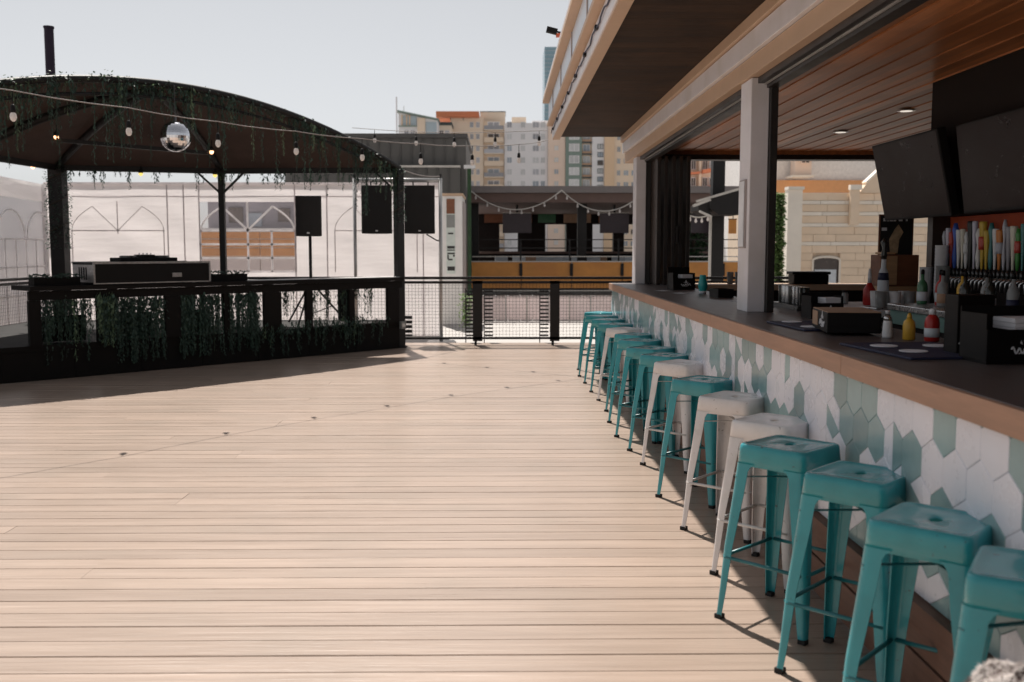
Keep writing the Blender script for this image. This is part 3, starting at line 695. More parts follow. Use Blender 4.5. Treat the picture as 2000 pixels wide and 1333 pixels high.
for k, (y, m, lab, x) in enumerate(((4.62, 'bottle_clear', 'clear bottle with big pale label, leftmost on the liquor shelf', 2.60), (4.52, 'bottle_clear', 'clear bottle with pale label, second on the liquor shelf', 2.66),
                                 (4.42, 'bottle_dark', 'dark bottle behind the clear ones on the liquor shelf', 2.74), (4.30, 'bottle_green', 'green bottle on the liquor shelf', 2.64), (4.21, 'red_plastic', 'red bottle beside the green one on the liquor shelf', 2.64), (4.10, 'bottle_clear', 'clear bottle at the right end of the liquor shelf', 2.64))):
    bottle('liquor_bottle', lab, 'bottle', (x, y, 1.186), BT, m, [(0.013, 0.25), (0.013, 0.275), (0.010, 0.28)], 'black_plastic', WT if k in (0, 1, 5) else None, 'label_pale', 'liquor bottles on the shelf')
clut = [('bottle_clear', 'clear', 'label_pale'), ('bottle_dark', 'dark', 'label_pale'), ('bottle_clear', 'clear', 'mat_navy'), ('bottle_green', 'green', 'label_pale'), ('red_plastic', 'red', 'label_pale'), ('bottle_clear', 'clear', 'carton'), ('mustard', 'amber', 'label_pale'), ('bottle_dark', 'dark', 'banner_orange')]
for k in range(10):
    m, wrd, lm_ = clut[k % 8]
    bottle('spirit_bottle', '%s spirit bottle, %s from the left in the back row of the liquor shelf' % (wrd, TORD[k]), 'bottle', (2.84 + 0.05 * (k % 2), 4.66 - k * 0.105, 1.186), [(r_q, z_q * (1.0 + 0.12 * (k % 3))) for r_q, z_q in BT], m,
           [(0.012, 0.25 + 0.03 * (k % 3)), (0.006, 0.285 + 0.03 * (k % 3)), (0.004, 0.33 + 0.03 * (k % 3))], 'steel', WT, lm_, 'spirit bottles in the back row')
for k in range(8):
    m, wrd, lm_ = clut[(k + 3) % 8]
    bottle('drainboard_bottle', '%s bottle, %s from the left on the steel drainboard' % (wrd, TORD[k]), 'bottle', (2.56 + 0.05 * (k % 2), 6.02 - k * 0.14, 1.151), [(r_q * 0.9, z_q * 0.72) for r_q, z_q in BT], m,
           [(0.011, 0.18), (0.011, 0.20), (0.007, 0.21)], 'black_plastic', [(0.0312, 0.02), (0.0312, 0.075)], lm_, 'bottles on the drainboard')
for k in range(6):
    t = thing('pint_glass', 'clear pint glass, %s from the left on the far end counter' % TORD[k], 'glass', (2.75 + 0.095 * k, 11.92, 1.069), 0, 'pint glasses on the end counter')
    put(MB().lathe([(0.030, 0), (0.032, 0.004), (0.042, 0.145), (0.0405, 0.145), (0.030, 0.012)], (0, 0, 0), 14), 'glass', 'bottle_clear', t, smooth=True, local=True)
# bottles and jars on the island
bottle('syrup_bottle', 'red syrup bottle with white pour spout on the island', 'bottle', (2.62, 7.05, 1.086), [(0.036, 0), (0.042, 0.01), (0.042, 0.11), (0.02, 0.15), (0.014, 0.16)], 'red_plastic', [(0.014, 0.158), (0.012, 0.22), (0.008, 0.26)], 'cup_white', None, None)
bottle('patterned_bottle', 'tall blue and white patterned bottle with dark bird-shaped pourer on the island', 'bottle', (2.64, 6.85, 1.086), [(0.036, 0), (0.04, 0.008), (0.038, 0.17), (0.030, 0.24), (0.018, 0.27), (0.016, 0.33)], 'label_pale', [(0.017, 0.328), (0.022, 0.36), (0.012, 0.40), (0.024, 0.44), (0.008, 0.47)], 'bottle_dark', [(0.0385, 0.185), (0.032, 0.235)], 'mat_navy')
for k in range(3):
    bottle('jar', ['small dark-capped jar left of the red syrup bottle', 'small dark-capped jar between the red and patterned bottles', 'small dark-capped jar behind the patterned bottle'][k], 'jar',
           ((2.50, 7.2, 1.086), (2.74, 7.1, 1.086), (2.80, 6.95, 1.086))[k], [(0.022, 0), (0.024, 0.01), (0.024, 0.07), (0.018, 0.085)], 'bottle_clear', [(0.019, 0.084), (0.019, 0.10), (0.016, 0.102)], 'black_plastic', group='jars on the island')
tr = thing('steel_tray', 'flat steel tray lying on the near end of the island', 'tray', (2.62, 6.62, 1.086), R(8))
put(MB().box(-0.17, 0.17, -0.10, 0.10, 0, 0.012), 'tray', 'steel', tr, local=True, bevel=0.004)
for k in range(6):
    t = thing('tumbler', 'pale tumbler, %s of the cluster on the steel tray' % TORD[k], 'tumbler', (2.52 + 0.095 * (k % 3), 6.57 + 0.09 * (k // 3), 1.0985), 0, 'tumblers on the tray')
    put(MB().lathe([(0.028, 0), (0.031, 0.004), (0.038, 0.105), (0.0365, 0.105), (0.029, 0.012)], (0, 0, 0), 12), 'cup', 'cup_white' if k % 2 else 'bottle_clear', t, smooth=True, local=True)
# wooden box, poster, cup stacks, register
wb = thing('wooden_cabinet', 'small wooden cabinet box with pale door behind the island', 'cabinet', (3.05, 7.75, 1.04))
put(MB().box(-0.13, 0.17, -0.10, 0.10, 0.16, 0.40), 'body', 'box_wood', wb, local=True, bevel=0.004)
put(MB().box(-0.125, 0.0, -0.108, -0.1015, 0.17, 0.39), 'door', 'box_wood_light', wb, local=True)
put(MB().box(-0.13, 0.17, -0.10, 0.10, 0.0, 0.158), 'base_unit', 'box_wood_light', wb, local=True, bevel=0.004)
put(MB().box(-0.08, 0.10, -0.107, -0.101, 0.04, 0.12), 'display', 'screen_black', wb, local=True)
put(MB().box(-0.11, 0.0, -0.06, 0.06, 0.405, 0.42), 'tray', 'box_wood_light', wb, local=True)
st_ = thing('back_stand', 'steel and black stand holding the wooden cabinet', 'stand', (3.1, 7.75, 0))
put(MB().box(2.88, 3.36, 7.60, 7.92, 0.0, 1.038), 'cabinet', 'interior_dark', st_)
po = thing('poster_frame', 'framed black poster with white lettering and a tan figure behind the cabinet', 'poster', (3.17, 7.95, 1.20), R(-4))
put(MB().box(-0.15, 0.12, 0.0, 0.015, 0.22, 0.56), 'frame', 'box_wood', po, local=True)
put(MB().box(-0.14, 0.11, -0.004, -0.001, 0.23, 0.55), 'print', 'poster_black', po, local=True)
mb = MB()
for k, (a, b) in enumerate(((-0.12, -0.10), (-0.095, -0.075), (-0.07, -0.045), (-0.04, -0.02), (0.0, 0.03), (0.055, 0.07))): mb.box(a, b, -0.0055, -0.0042, 0.505, 0.53)
mb.box(-0.13, -0.09, -0.0055, -0.0042, 0.43, 0.455)
put(mb, 'lettering', 'print_white', po, local=True)
put(MB().prism_y([(-0.06, 0.25), (0.0, 0.25), (0.01, 0.36), (0.04, 0.42), (0.0, 0.48), (-0.03, 0.44), (-0.07, 0.36)], -0.0055, -0.0042), 'figure', 'poster_tan', po, local=True)
for k, (x, y, z, h, lab) in enumerate(((3.02, 7.05, 1.10, 0.20, 'short stack of white cups left of the tall steel tumblers'), (3.06, 6.90, 1.10, 0.34, 'tall stack of white paper cups beside the tap column'), (2.95, 6.62, 1.05, 0.25, 'stack of pale tumblers in front of the white cups'))):
    t = thing('cup_stack', lab, 'cups', (x, y, z), 0, 'stacks of cups near the taps'); zz = 0; kk = 0
    while zz < h - 0.03:
        put(MB().lathe([(0.033, 0), (0.044, 0.10), (0.046, 0.102)], (0, 0, zz), 14), 'cup', 'cup_white' if k < 2 else 'bottle_clear', t, smooth=True, local=True); zz += 0.022
cs = thing('cup_shelf', 'narrow dark shelf unit under the cup stacks', 'shelf', (3.0, 6.85, 0))
put(MB().box(2.912, 3.17, 6.52, 7.13, 0.0, 1.046), 'cabinet', 'interior_dark', cs); put(MB().box(2.96, 3.17, 6.80, 7.13, 1.048, 1.098), 'riser', 'steel_dark', cs)

# ------------------------------------------------------------------ fences
def mesh_panel(fence, a, b, z0, z1, step=0.05, r=0.0018):
    a = Vector(a); b = Vector(b); L = (b - a).length; d = (b - a) / L; mb = MB(); n = int(L / step)
    for k in range(1, n):
        p = a + d * (k * L / n); mb.bar((p.x, p.y, z0), (p.x, p.y, z1), r * 2, r * 2)
    nz = int((z1 - z0) / step)
    for k in range(1, nz):
        zz = z0 + (z1 - z0) * k / nz; mb.bar((a.x, a.y, zz), (b.x, b.y, zz), r * 2, r * 2)
    put(mb, 'wire_mesh', 'black_steel', fence, kind='stuff')
FY = 15.45
bf = thing('back_fence', 'black steel fence with wire mesh panels across the back of the deck', 'fence', (-2.5, FY, 0))
posts = [-7.2, -6.0, -4.8, -3.6, -2.45, -1.56, -0.36, 0.84, 2.04, 3.2, 4.4]
for k, x in enumerate(posts):
    p = put(MB().box(x - 0.075, x + 0.075, FY - 0.02, FY + 0.02, 0.06, 1.0), 'post', 'black_steel', bf)
    put(MB().box(x - 0.05, x - 0.012, FY - 0.018, FY + 0.018, -0.002, 0.058), 'foot', 'black_steel', p)
    if k + 1 < len(posts): mesh_panel(bf, (x + 0.08, FY, 0), (posts[k + 1] - 0.08, FY, 0), 0.115, 0.985)
put(MB().box(-7.25, 4.5, FY - 0.035, FY + 0.035, 1.022, 1.062), 'top_rail', 'black_steel', bf)
put(MB().box(-7.25, 4.5, FY - 0.02, FY + 0.02, 0.955, 0.995), 'top_rail', 'black_steel', bf)
put(MB().box(-7.25, 4.5, FY - 0.02, FY + 0.02, 0.09, 0.125), 'bottom_rail', 'black_steel', bf)
# slatted ladders added for the shading of the mesh beside the posts
for (x, l) in ((-0.50, 'left'), (-0.20, 'middle'), (0.70, 'right')):
    t = thing('mesh_shade_ladder', 'narrow black rack of short slats behind the fence, %s of three' % l, 'rack', (x, 16.1, 0), 0, 'black slat racks behind the fence')
    put(MB().box(-0.075, -0.06, -0.03, 0.03, -0.03, 0.86), 'upright', 'black_steel', t, local=True)
    for k in range(13): put(MB().box(-0.058, 0.075, -0.02, 0.02, 0.08 + k * 0.06, 0.105 + k * 0.06), 'slat', 'black_steel', t, local=True)
lf = thing('side_fence', 'black steel fence with wire mesh along the left side of the deck', 'fence', (-7.2, 12.0, 0))
yy = [15.38, 14.2, 13.0, 11.8, 10.6, 9.4, 8.2, 7.0]
for k, y in enumerate(yy):
    if k: put(MB().box(-7.22, -7.18, y - 0.06, y + 0.06, 0.0, 1.0), 'post', 'black_steel', lf)
    if k + 1 < len(yy): mesh_panel(lf, (-7.2, yy[k + 1] + 0.07, 0), (-7.2, y - 0.07, 0), 0.115, 0.985)
put(MB().box(-7.235, -7.165, 7.0, 15.41, 1.022, 1.062), 'top_rail', 'black_steel', lf)
put(MB().box(-7.22, -7.18, 7.0, 15.42, 0.955, 0.995), 'top_rail', 'black_steel', lf)
put(MB().box(-7.22, -7.18, 7.0, 15.42, 0.09, 0.125), 'bottom_rail', 'black_steel', lf)

# ------------------------------------------------------------------ stage, booth, canopy
A = Vector((-1.53, 15.08, 0)); D = Vector((-6.76, 9.86, 0)); B = Vector((-4.22, 15.25, 0)); Cc = Vector((-6.42, 14.65, 0))
u = (D - A).normalized(); nrm = Vector((u.y, -u.x, 0))       # along the front, and out towards the deck
if nrm.y > 0: nrm = -nrm
SPAN = (D - A).length; PZ = 0.40
stage = thing('stage_platform', 'low black corner stage platform under the dark canopy', 'stage', (-4.6, 13.3, 0))
def fr(s, o=0.0, z=0.0): p = A + u * s + nrm * o; return Vector((p.x, p.y, z))
a_, d_ = fr(0.1, 0.12), fr(SPAN, 0.12)
put(MB().prism([(a_.x, a_.y), (a_.x, 15.38), (-7.12, 15.38), (-7.12, d_.y), (d_.x, d_.y)][::1], PZ - 0.06, PZ), 'floor', 'stage_black', stage)
# front skirt boards
for k in range(9):
    s0 = 0.1 + k * (SPAN - 0.15) / 9; s1 = 0.1 + (k + 1) * (SPAN - 0.15) / 9 - 0.006
    put(MB().bar(fr(s0, 0.09, PZ / 2 - 0.03), fr(s1, 0.09, PZ / 2 - 0.03), 0.03, PZ - 0.065), 'skirt_board', 'stage_black', stage)
put(MB().box(-7.1, a_.x - 0.02, 15.34, 15.37, 0.0, PZ - 0.065), 'skirt_board', 'stage_black', stage)
# booth counter along the front
booth = thing('booth_counter', 'long black booth counter along the front of the stage', 'counter', (-3.6, 12.9, PZ))
put(MB().bar(fr(0.08, -0.08, 1.045), fr(5.42, -0.08, 1.045), 0.58, 0.05), 'top', 'stage_black', booth)
put(MB().bar(fr(0.08, 0.14, 0.965), fr(5.42, 0.14, 0.965), 0.05, 0.10), 'apron', 'stage_black', booth)
put(MB().bar(fr(0.08, -0.02, 1.0735), fr(2.6, -0.02, 1.0735), 0.25, 0.006), 'rail_plate', 'galv', booth)
for s, wd in ((5.36, 0.13), (4.55, 0.22), (3.72, 0.20), (2.98, 0.08), (2.3, 0.26), (1.72, 0.10), (1.0, 0.09), (0.25, 0.20)):
    put(MB().bar(fr(s - wd / 2, 0.13, (0.914 + PZ) / 2), fr(s + wd / 2, 0.13, (0.914 + PZ) / 2), 0.06, 0.91 - PZ), 'post', 'stage_black', booth)
for (s0, s1) in ((4.68, 5.26), (3.84, 4.40), (3.05, 3.60)):
    put(MB().bar(fr(s0, -0.16, 0.56), fr(s1, -0.16, 0.56), 0.03, 0.30), 'back_panel', 'stage_black', booth)
ob = thing('outlet_box', 'small grey outlet box on the right corner post of the stage', 'outlet box', fr(0.1, 0.19, 0.30))
put(MB().obox((0, 0, 0), 0.09, 0.05, 0.11, R(45)), 'box', 'outlet_grey', ob, local=True, bevel=0.004)
put(MB().obox((0.012, -0.022, 0.03), 0.05, 0.012, 0.05, R(45)), 'cover', 'galv', ob, local=True)

canopy = thing('stage_canopy', 'dark arched canopy roof on posts over the corner stage', 'canopy', (-4.4, 13.2, 0))
EZ, PK = 2.69, 0.81
def arch(t):                                                  # 0 at A, 1 at D
    p = A.lerp(D, t); return Vector((p.x, p.y, EZ + PK * (1 - (2 * t - 1) ** 2)))
def eave(t):
    a, b, c, d = (Vector((p.x, p.y, EZ)) for p in (A, B, Cc, D))
    if t < 0.45: return a.lerp(b, t / 0.45)
    if t < 0.55: return b.lerp(c, (t - 0.45) / 0.10)
    return c.lerp(d, (t - 0.55) / 0.45)
def roof_panel(t0, t1, name='roof_panel'):
    mb = MB(); n, m_ = 12, 8
    def pt(i, j, dz):
        t = t0 + (t1 - t0) * i / n; v = j / m_; p = eave(t).lerp(arch(t), v); p.z += 0.16 * math.sin(math.pi * v) * (1 - abs(2 * t - 1)) + dz
        return p
    for dz in (0.0, 0.02):
        o = len(mb.v)
        for i in range(n + 1):
            for j in range(m_ + 1): mb.v.append(tuple(pt(i, j, dz)))
        for i in range(n):
            for j in range(m_):
                a = o + i * (m_ + 1) + j; q = (a, a + 1, a + m_ + 2, a + m_ + 1); mb.f.append(q if dz else q[::-1])
    put(mb, name, 'canopy_fabric', canopy, smooth=True)
for (t0, t1) in ((0.0, 0.45), (0.45, 0.55), (0.55, 1.0)): roof_panel(t0, t1)
put(MB().tube([arch(k / 40) + nrm * 0.02 + Vector((0, 0, 0.0)) for k in range(41)], 0.045, 8), 'front_arch', 'black_steel', canopy, smooth=True)
put(MB().tube([arch(k / 40) + nrm * 0.01 + Vector((0, 0, -0.17)) for k in range(3, 38)], 0.022, 8), 'arch_brace', 'black_steel', canopy, smooth=True)
for (p, q) in ((A, B), (B, Cc), (Cc, D)):
    put(MB().bar((p.x, p.y, EZ - 0.03), (q.x, q.y, EZ - 0.03), 0.06, 0.08), 'eave_beam', 'black_steel', canopy)
hub = arch(0.5) - nrm * 0.25 + Vector((0, 0, -0.03))
for (q, r) in ((B, 0.045), (Cc, 0.055), (Vector((-6.62, 12.6, 0)), 0.055)):
    q = Vector((q.x, q.y, EZ)); pts = []
    for k in range(9):
        v = k / 8; p = q.lerp(hub, v); p.z += 0.10 * math.sin(math.pi * v); pts.append(p)
    put(MB().tube(pts, r, 8), 'rib', 'black_steel', canopy, smooth=True)
tie0, tie1 = at(100, 273, 13.2), at(415, 300, 14.0)
put(MB().bar(tie0, tie1, 0.05, 0.05), 'tie_beam', 'black_steel', canopy)
for (p, wd) in ((A, 0.115), (B, 0.085), (Cc, 0.20), (D, 0.14)):
    put(MB().obox((p.x, p.y, 0.0), wd, wd, EZ - 0.0, R(45) if p is A else 0), 'post', 'black_steel', canopy)
    put(MB().obox((p.x, p.y, PZ - 0.002 if p is not A else 0.0), wd + 0.08, wd + 0.08, 0.02, 0), 'base_plate', 'black_steel', canopy)
for (p, q) in ((B, A), (B, Cc), (A, B)):
    d = (q - p).normalized() * 0.35
    put(MB().bar((p.x, p.y, EZ - 0.38), (p.x + d.x, p.y + d.y, EZ - 0.05), 0.03, 0.03), 'knee_brace', 'black_steel', canopy)
# small lamps under the canopy
for (px, py, Y, m, lab) in ((110, 268, 13.15, 'bulb_amber', 'small glowing amber lamp under the left end of the canopy tie beam'), (413, 297, 13.95, 'bulb_amber', 'small glowing amber lamp under the right end of the canopy tie beam'),
                            (64, 326, 14.2, 'bulb_amber', 'small amber lamp below the left eave of the canopy'), (275, 340, 14.9, 'bulb_yellow', 'small yellow lamp under the rear canopy eave, left one'), (420, 343, 15.1, 'bulb_yellow', 'small yellow lamp beside the middle canopy post')):
    p = at(px, py, Y); t = thing('canopy_lamp', lab, 'lamp', p, 0, 'small lamps under the canopy')
    put(MB().lathe([(0.012, -0.03), (0.030, -0.012), (0.032, 0.01), (0.018, 0.03)], (0, 0, 0), 10), 'bulb', m, t, smooth=True, local=True)
    put(MB().lathe([(0.036, 0.012), (0.036, 0.05), (0.015, 0.075)], (0, 0, 0), 10), 'housing', 'black_steel', t, smooth=True, local=True)
    put(MB().tube([(0, 0, 0.07), (0, 0.03, 0.16)], 0.006, 5), 'bracket', 'black_steel', t, local=True)
# mirror ball
p = at(343, 267, 12.35)
db = thing('mirror_ball', 'mirror ball hanging under the front arch of the canopy', 'mirror ball', p)
mb = MB(); n1, n2, rb = 18, 34, 0.185
for i in range(n1):
    for j in range(n2):
        t0, t1 = math.pi * (i + 0.03) / n1 - math.pi / 2, math.pi * (i + 0.97) / n1 - math.pi / 2; q0, q1 = 2 * math.pi * (j + 0.03) / n2, 2 * math.pi * (j + 0.97) / n2
        mb.add([(rb * math.cos(t) * math.cos(q), rb * math.cos(t) * math.sin(q), rb * math.sin(t)) for t, q in ((t0, q0), (t0, q1), (t1, q1), (t1, q0))], [(0, 1, 2, 3)])
put(mb, 'mirror_facets', 'mirror', db, local=True, kind='stuff')
put(MB().lathe([(0.183 * math.cos(R(a)), 0.183 * math.sin(R(a))) for a in range(-90, 91, 10)], (0, 0, 0), 34), 'core', 'mirror', db, smooth=True, local=True)
put(MB().tube([(0, 0, 0.18), (0, 0, 0.24)], 0.02, 8), 'cap', 'steel_dark', db, local=True)
put(MB().tube([(0, 0, 0.24), (0, 0, 0.62)], 0.004, 5), 'chain', 'steel_dark', db, local=True)
# flight case and controller on the booth
sc = 3.98; c0 = fr(sc, -0.08, 1.078); rz = math.atan2(-u.y, -u.x)
fc = thing('flight_case', 'long black flight case with silver edges on the booth counter', 'flight case', c0, rz)
LW, LD, LH = 1.46, 0.60, 0.245
put(MB().box(-LW / 2, LW / 2, -LD / 2, LD / 2, 0, LH), 'body', 'speaker_black', fc, local=True)
for (y_, z_) in ((-LD / 2, 0), (-LD / 2, LH), (LD / 2, 0), (LD / 2, LH)):
    put(MB().box(-LW / 2 - 0.008, LW / 2 + 0.008, y_ - 0.012, y_ + 0.012, z_ - 0.010 + 0.012 * (z_ == 0), z_ + 0.014), 'edge_strip', 'case_silver', fc, local=True)
for x_ in (-LW / 2, LW / 2):
    put(MB().box(x_ - 0.010, x_ + 0.010, -LD / 2 - 0.014, -LD / 2 + 0.012, 0.016, LH - 0.012), 'edge_strip', 'case_silver', fc, local=True)
en = put(MB().box(-LW / 2 - 0.006, -LW / 2 - 0.001, -LD / 2 + 0.02, LD / 2 - 0.02, 0.02, LH - 0.02), 'end_panel', 'case_silver', fc, local=True)
for k in range(4): put(MB().box(-LW / 2 - 0.010, -LW / 2 - 0.007, -0.12 + k * 0.065, -0.09 + k * 0.065, 0.05, LH - 0.05), 'vent_slot', 'speaker_black', en, local=True)
put(MB().box(LW / 2 - 0.5, LW / 2 - 0.38, -LD / 2 - 0.014, -LD / 2 - 0.001, 0.07, 0.12), 'latch', 'case_silver', fc, local=True)
dj = thing('mixer_console', 'black mixing console with round platters on the flight case', 'console', fr(sc - 0.02, -0.08, 1.078 + LH + 0.015), rz)
put(MB().box(-0.36, 0.36, -0.16, 0.16, 0, 0.045), 'body', 'speaker_black', dj, local=True, bevel=0.008)
for s_ in (-0.2, 0.22): put(MB().lathe([(0.10, 0.046), (0.10, 0.065), (0.085, 0.070)], (s_, 0, 0), 18), 'platter', 'steel_dark', dj, local=True)
put(MB().box(-0.06, 0.08, -0.13, 0.14, 0.046, 0.08), 'mixer_panel', 'speaker_black', dj, local=True)
for k in range(6): put(MB().lathe([(0.010, 0.081), (0.008, 0.10)], (-0.04 + 0.05 * (k % 3), -0.06 + 0.1 * (k // 3), 0), 8), 'knob', 'case_silver', dj, local=True)
wm = thing('small_white_cup', 'small white cup on the booth counter right of the console', 'cup', fr(3.42, 0.13, 1.0705))
put(MB().lathe([(0.022, 0), (0.028, 0.06), (0.029, 0.062)], (0, 0, 0), 12), 'cup', 'cup_white', wm, local=True, smooth=True)
for (s_, lab) in ((5.05, 'low green planter box on the left end of the booth counter'), (2.86, 'low green planter box on the booth counter right of the flight case')):
    q = fr(s_, -0.05, 1.073); t = thing('planter_box', lab, 'planter', q, rz, 'planters on the booth counter')
    put(MB().box(-0.26, 0.26, -0.08, 0.08, 0, 0.09), 'box', 'stage_black', t, local=True)
    mb = MB(); rg = random.Random(int(s_ * 10))
    for k in range(170):
        x, y, zz = rg.uniform(-.28, .28), rg.uniform(-.11, .11), rg.uniform(0.07, 0.13); a = rg.uniform(0, 6.28); l = 0.022
        mb.add([(x, y, zz), (x + l * math.cos(a), y + l * math.sin(a), zz + 0.012), (x + l * 1.6 * math.cos(a + .4), y + l * 1.6 * math.sin(a + .4), zz), (x + l * math.cos(a + .9), y + l * math.sin(a + .9), zz - 0.006)], [(0, 1, 2, 3)])
    put(mb, 'foliage', 'vine_leaf', t, local=True, kind='stuff')
# speakers
def speaker(label, loc, rz, wd, dp, h, curved=True):
    r = thing('loudspeaker', label, 'loudspeaker', loc, rz, 'black loudspeakers around the stage')
    poly = [(-wd / 2, -dp * 0.3), (-wd * 0.3, dp / 2), (wd * 0.3, dp / 2), (wd / 2, -dp * 0.3)]
    put(MB().prism(poly, 0, h), 'cabinet', 'speaker_black', r, local=True, bevel=0.01)
    k = 8; fp = [(wd / 2 * math.cos(math.pi * i / k) * 0.985, -dp * 0.305 - (0.06 if curved else 0.02) * math.sin(math.pi * i / k)) for i in range(k + 1)]
    put(MB().prism(fp[::-1], 0.012, h - 0.012), 'grille', 'grille', r, local=True)
    put(MB().box(-0.02, 0.02, -dp * 0.305 - 0.065, -dp * 0.305 - 0.0605, 0.035, 0.055) if curved else MB().box(-0.02, 0.02, -dp * 0.305 - 0.026, -dp * 0.305 - 0.0205, 0.035, 0.055), 'badge', 'case_silver', r, local=True)
    return r
pc = at(605, 462, 14.35)
speaker('black loudspeaker on a tripod stand at the middle of the stage', (pc.x, pc.y, pc.z), R(4), 0.37, 0.34, 0.57)
ss = thing('speaker_stand', 'black tripod speaker stand standing on the stage', 'speaker stand', (pc.x, pc.y + 0.02, PZ))
H_ = pc.z - PZ
put(MB().tube([(0, 0, 0.12), (0, 0, H_ - 0.002)], 0.022, 10), 'pole', 'black_steel', ss, local=True, smooth=True)
put(MB().tube([(0, 0, H_ * 0.46), (0, 0, H_ * 0.54)], 0.034, 10), 'collar', 'black_steel', ss, local=True)
put(MB().tube([(0, -0.03, H_ * 0.5), (0, -0.07, H_ * 0.5)], 0.013, 8), 'knob', 'black_steel', ss, local=True)
for k in range(3):
    a = R(20 + 120 * k)
    put(MB().tube([(0.03 * math.cos(a), 0.03 * math.sin(a), H_ * 0.46), (0.52 * math.cos(a), 0.52 * math.sin(a), 0.018)], 0.014, 8), 'leg', 'black_steel', ss, local=True, smooth=True)
    put(MB().tube([(0.02 * math.cos(a), 0.02 * math.sin(a), 0.16), (0.30 * math.cos(a), 0.30 * math.sin(a), H_ * 0.21)], 0.008, 6), 'strut', 'black_steel', ss, local=True)
pf = thing('pipe_frame', 'grey pipe frame behind the fence with two loudspeakers on it', 'frame', (-1.0, 16.2, -0.03))
PFY = 16.2
q0, q1 = at(860, 352, PFY), at(692, 355, PFY); zt = q0.z
put(MB().tube([(q0.x, PFY, -0.02), (q0.x, PFY, zt + 0.03)], 0.028, 10), 'upright', 'galv', pf, smooth=True)
put(MB().tube([(q1.x, PFY, -0.02), (q1.x, PFY, zt + 0.03)], 0.028, 10), 'upright', 'galv', pf, smooth=True)
put(MB().tube([(q0.x, PFY, zt), (q1.x, PFY, zt)], 0.03, 10), 'crossbar', 'galv', pf, smooth=True)
for q in (q0, q1):
    put(MB().obox((q.x, PFY, -0.029), 0.45, 0.45, 0.02), 'base_plate', 'galv', pf)
    put(MB().tube([(q.x, PFY, zt + 0.03), (q.x, PFY, zt + 0.09)], 0.02, 8), 'finial', 'black_steel', pf)
for (px, lab) in ((738, 'tall black loudspeaker hung left of the stage corner post, with vines in front'), (821, 'tall black loudspeaker hung right of the stage corner post')):
    q = at(px, 457, PFY - 0.12)
    s_ = speaker(lab, (q.x, q.y, q.z), 0, 0.49, 0.40, 0.765, False)
    mb = MB()
    for dx in (-0.12, 0.12): mb.bar((q.x + dx, PFY, q.z + 0.76), (q.x + dx, PFY, zt), 0.02, 0.02)
    put(mb, 'hanger', 'black_steel', pf)
q = at(833, 458, PFY); q2 = at(853, 470, PFY)
put(MB().tube([(q.x, PFY - 0.02, q.z), (q2.x, PFY - 0.01, q2.z), (q0.x, PFY, q2.z - 0.01)], 0.012, 6), 'stay', 'black_steel', pf)
# pole rising behind the canopy
pp = at(95, 52, 17.0)
vp = thing('vent_pole', 'tall dark purple pole rising behind the canopy roof', 'pole', (pp.x, 17.0, -0.03))
put(MB().tube([(pp.x, 17.0, -0.03), (pp.x, 17.0, pp.z - 0.031)], 0.075, 24), 'shaft', 'purple_pole', vp)
put(MB().tube([(pp.x, 17.0, pp.z - 0.03), (pp.x, 17.0, pp.z)], 0.085, 24), 'cap', 'purple_pole', vp)

# ------------------------------------------------------------------ hanging vines
rv = random.Random(11)
def strand_mesh(L, dens=1.3, wide=0.045, leaf=0.034, m='vine_leaf'):
    mb = MB(); x = y = 0.0; n = max(4, int(L / 0.018 * dens)); pts = []
    for k in range(n):
        t = k / n; x += rv.uniform(-.003, .003); y += rv.uniform(-.003, .003); zz = -t * L
        if k % 4 == 0: pts.append((x, y, zz))
        a = rv.uniform(0, 6.28); l = leaf * rv.uniform(0.6, 1.25) * (1.1 - 0.5 * t); o = rv.uniform(0, wide) * (1 - 0.5 * t); dz = rv.uniform(-5.0, -0.8)
        c = Vector((x + o * math.cos(a), y + o * math.sin(a), zz)); d = Vector((math.cos(a), math.sin(a), dz)).normalized() * l * 1.5; s_ = Vector((-math.sin(a), math.cos(a), rv.uniform(-.3, .3))) * l * rv.uniform(0.22, 0.42)
        mb.add([c, c + d * 0.5 + s_, c + d, c + d * 0.5 - s_], [(0, 1, 2, 3)])
    pts.append((x, y, -L)); mb.tube(pts, 0.0025, 4)
    return mb.mesh('strand', m)
SM = {}
for m in ('vine_leaf', 'vine_light'):
    for L in (0.10, 0.18, 0.28, 0.40, 0.55, 0.75, 0.95): SM[(m, L)] = [strand_mesh(L, 1.3, m=m) for _ in range(2)]
SL = (0.10, 0.18, 0.28, 0.40, 0.55, 0.75, 0.95)
def hang(parent, p, L, m='vine_leaf'):
    o = link('strand', rv.choice(SM[(m, L)]), parent); o.location = Vector(p) - root_loc(parent); o.rotation_euler = (0, 0, rv.uniform(0, 6.28)); return o
gar = thing('vine_garland', 'green vine garland hanging from the front arch of the canopy', 'garland', arch(0.5))
for k in range(230):
    t = rv.uniform(0.0, 1.0); p = arch(t) + nrm * rv.uniform(-0.03, 0.07) + Vector((0, 0, rv.uniform(-0.03, 0.03)))
    L = rv.choice(SL[1:4]) if rv.random() < 0.55 else rv.choice(SL[3:])
    hang(gar, p, L, 'vine_light' if rv.random() < 0.15 else 'vine_leaf')
mb = MB(); mb2 = MB()
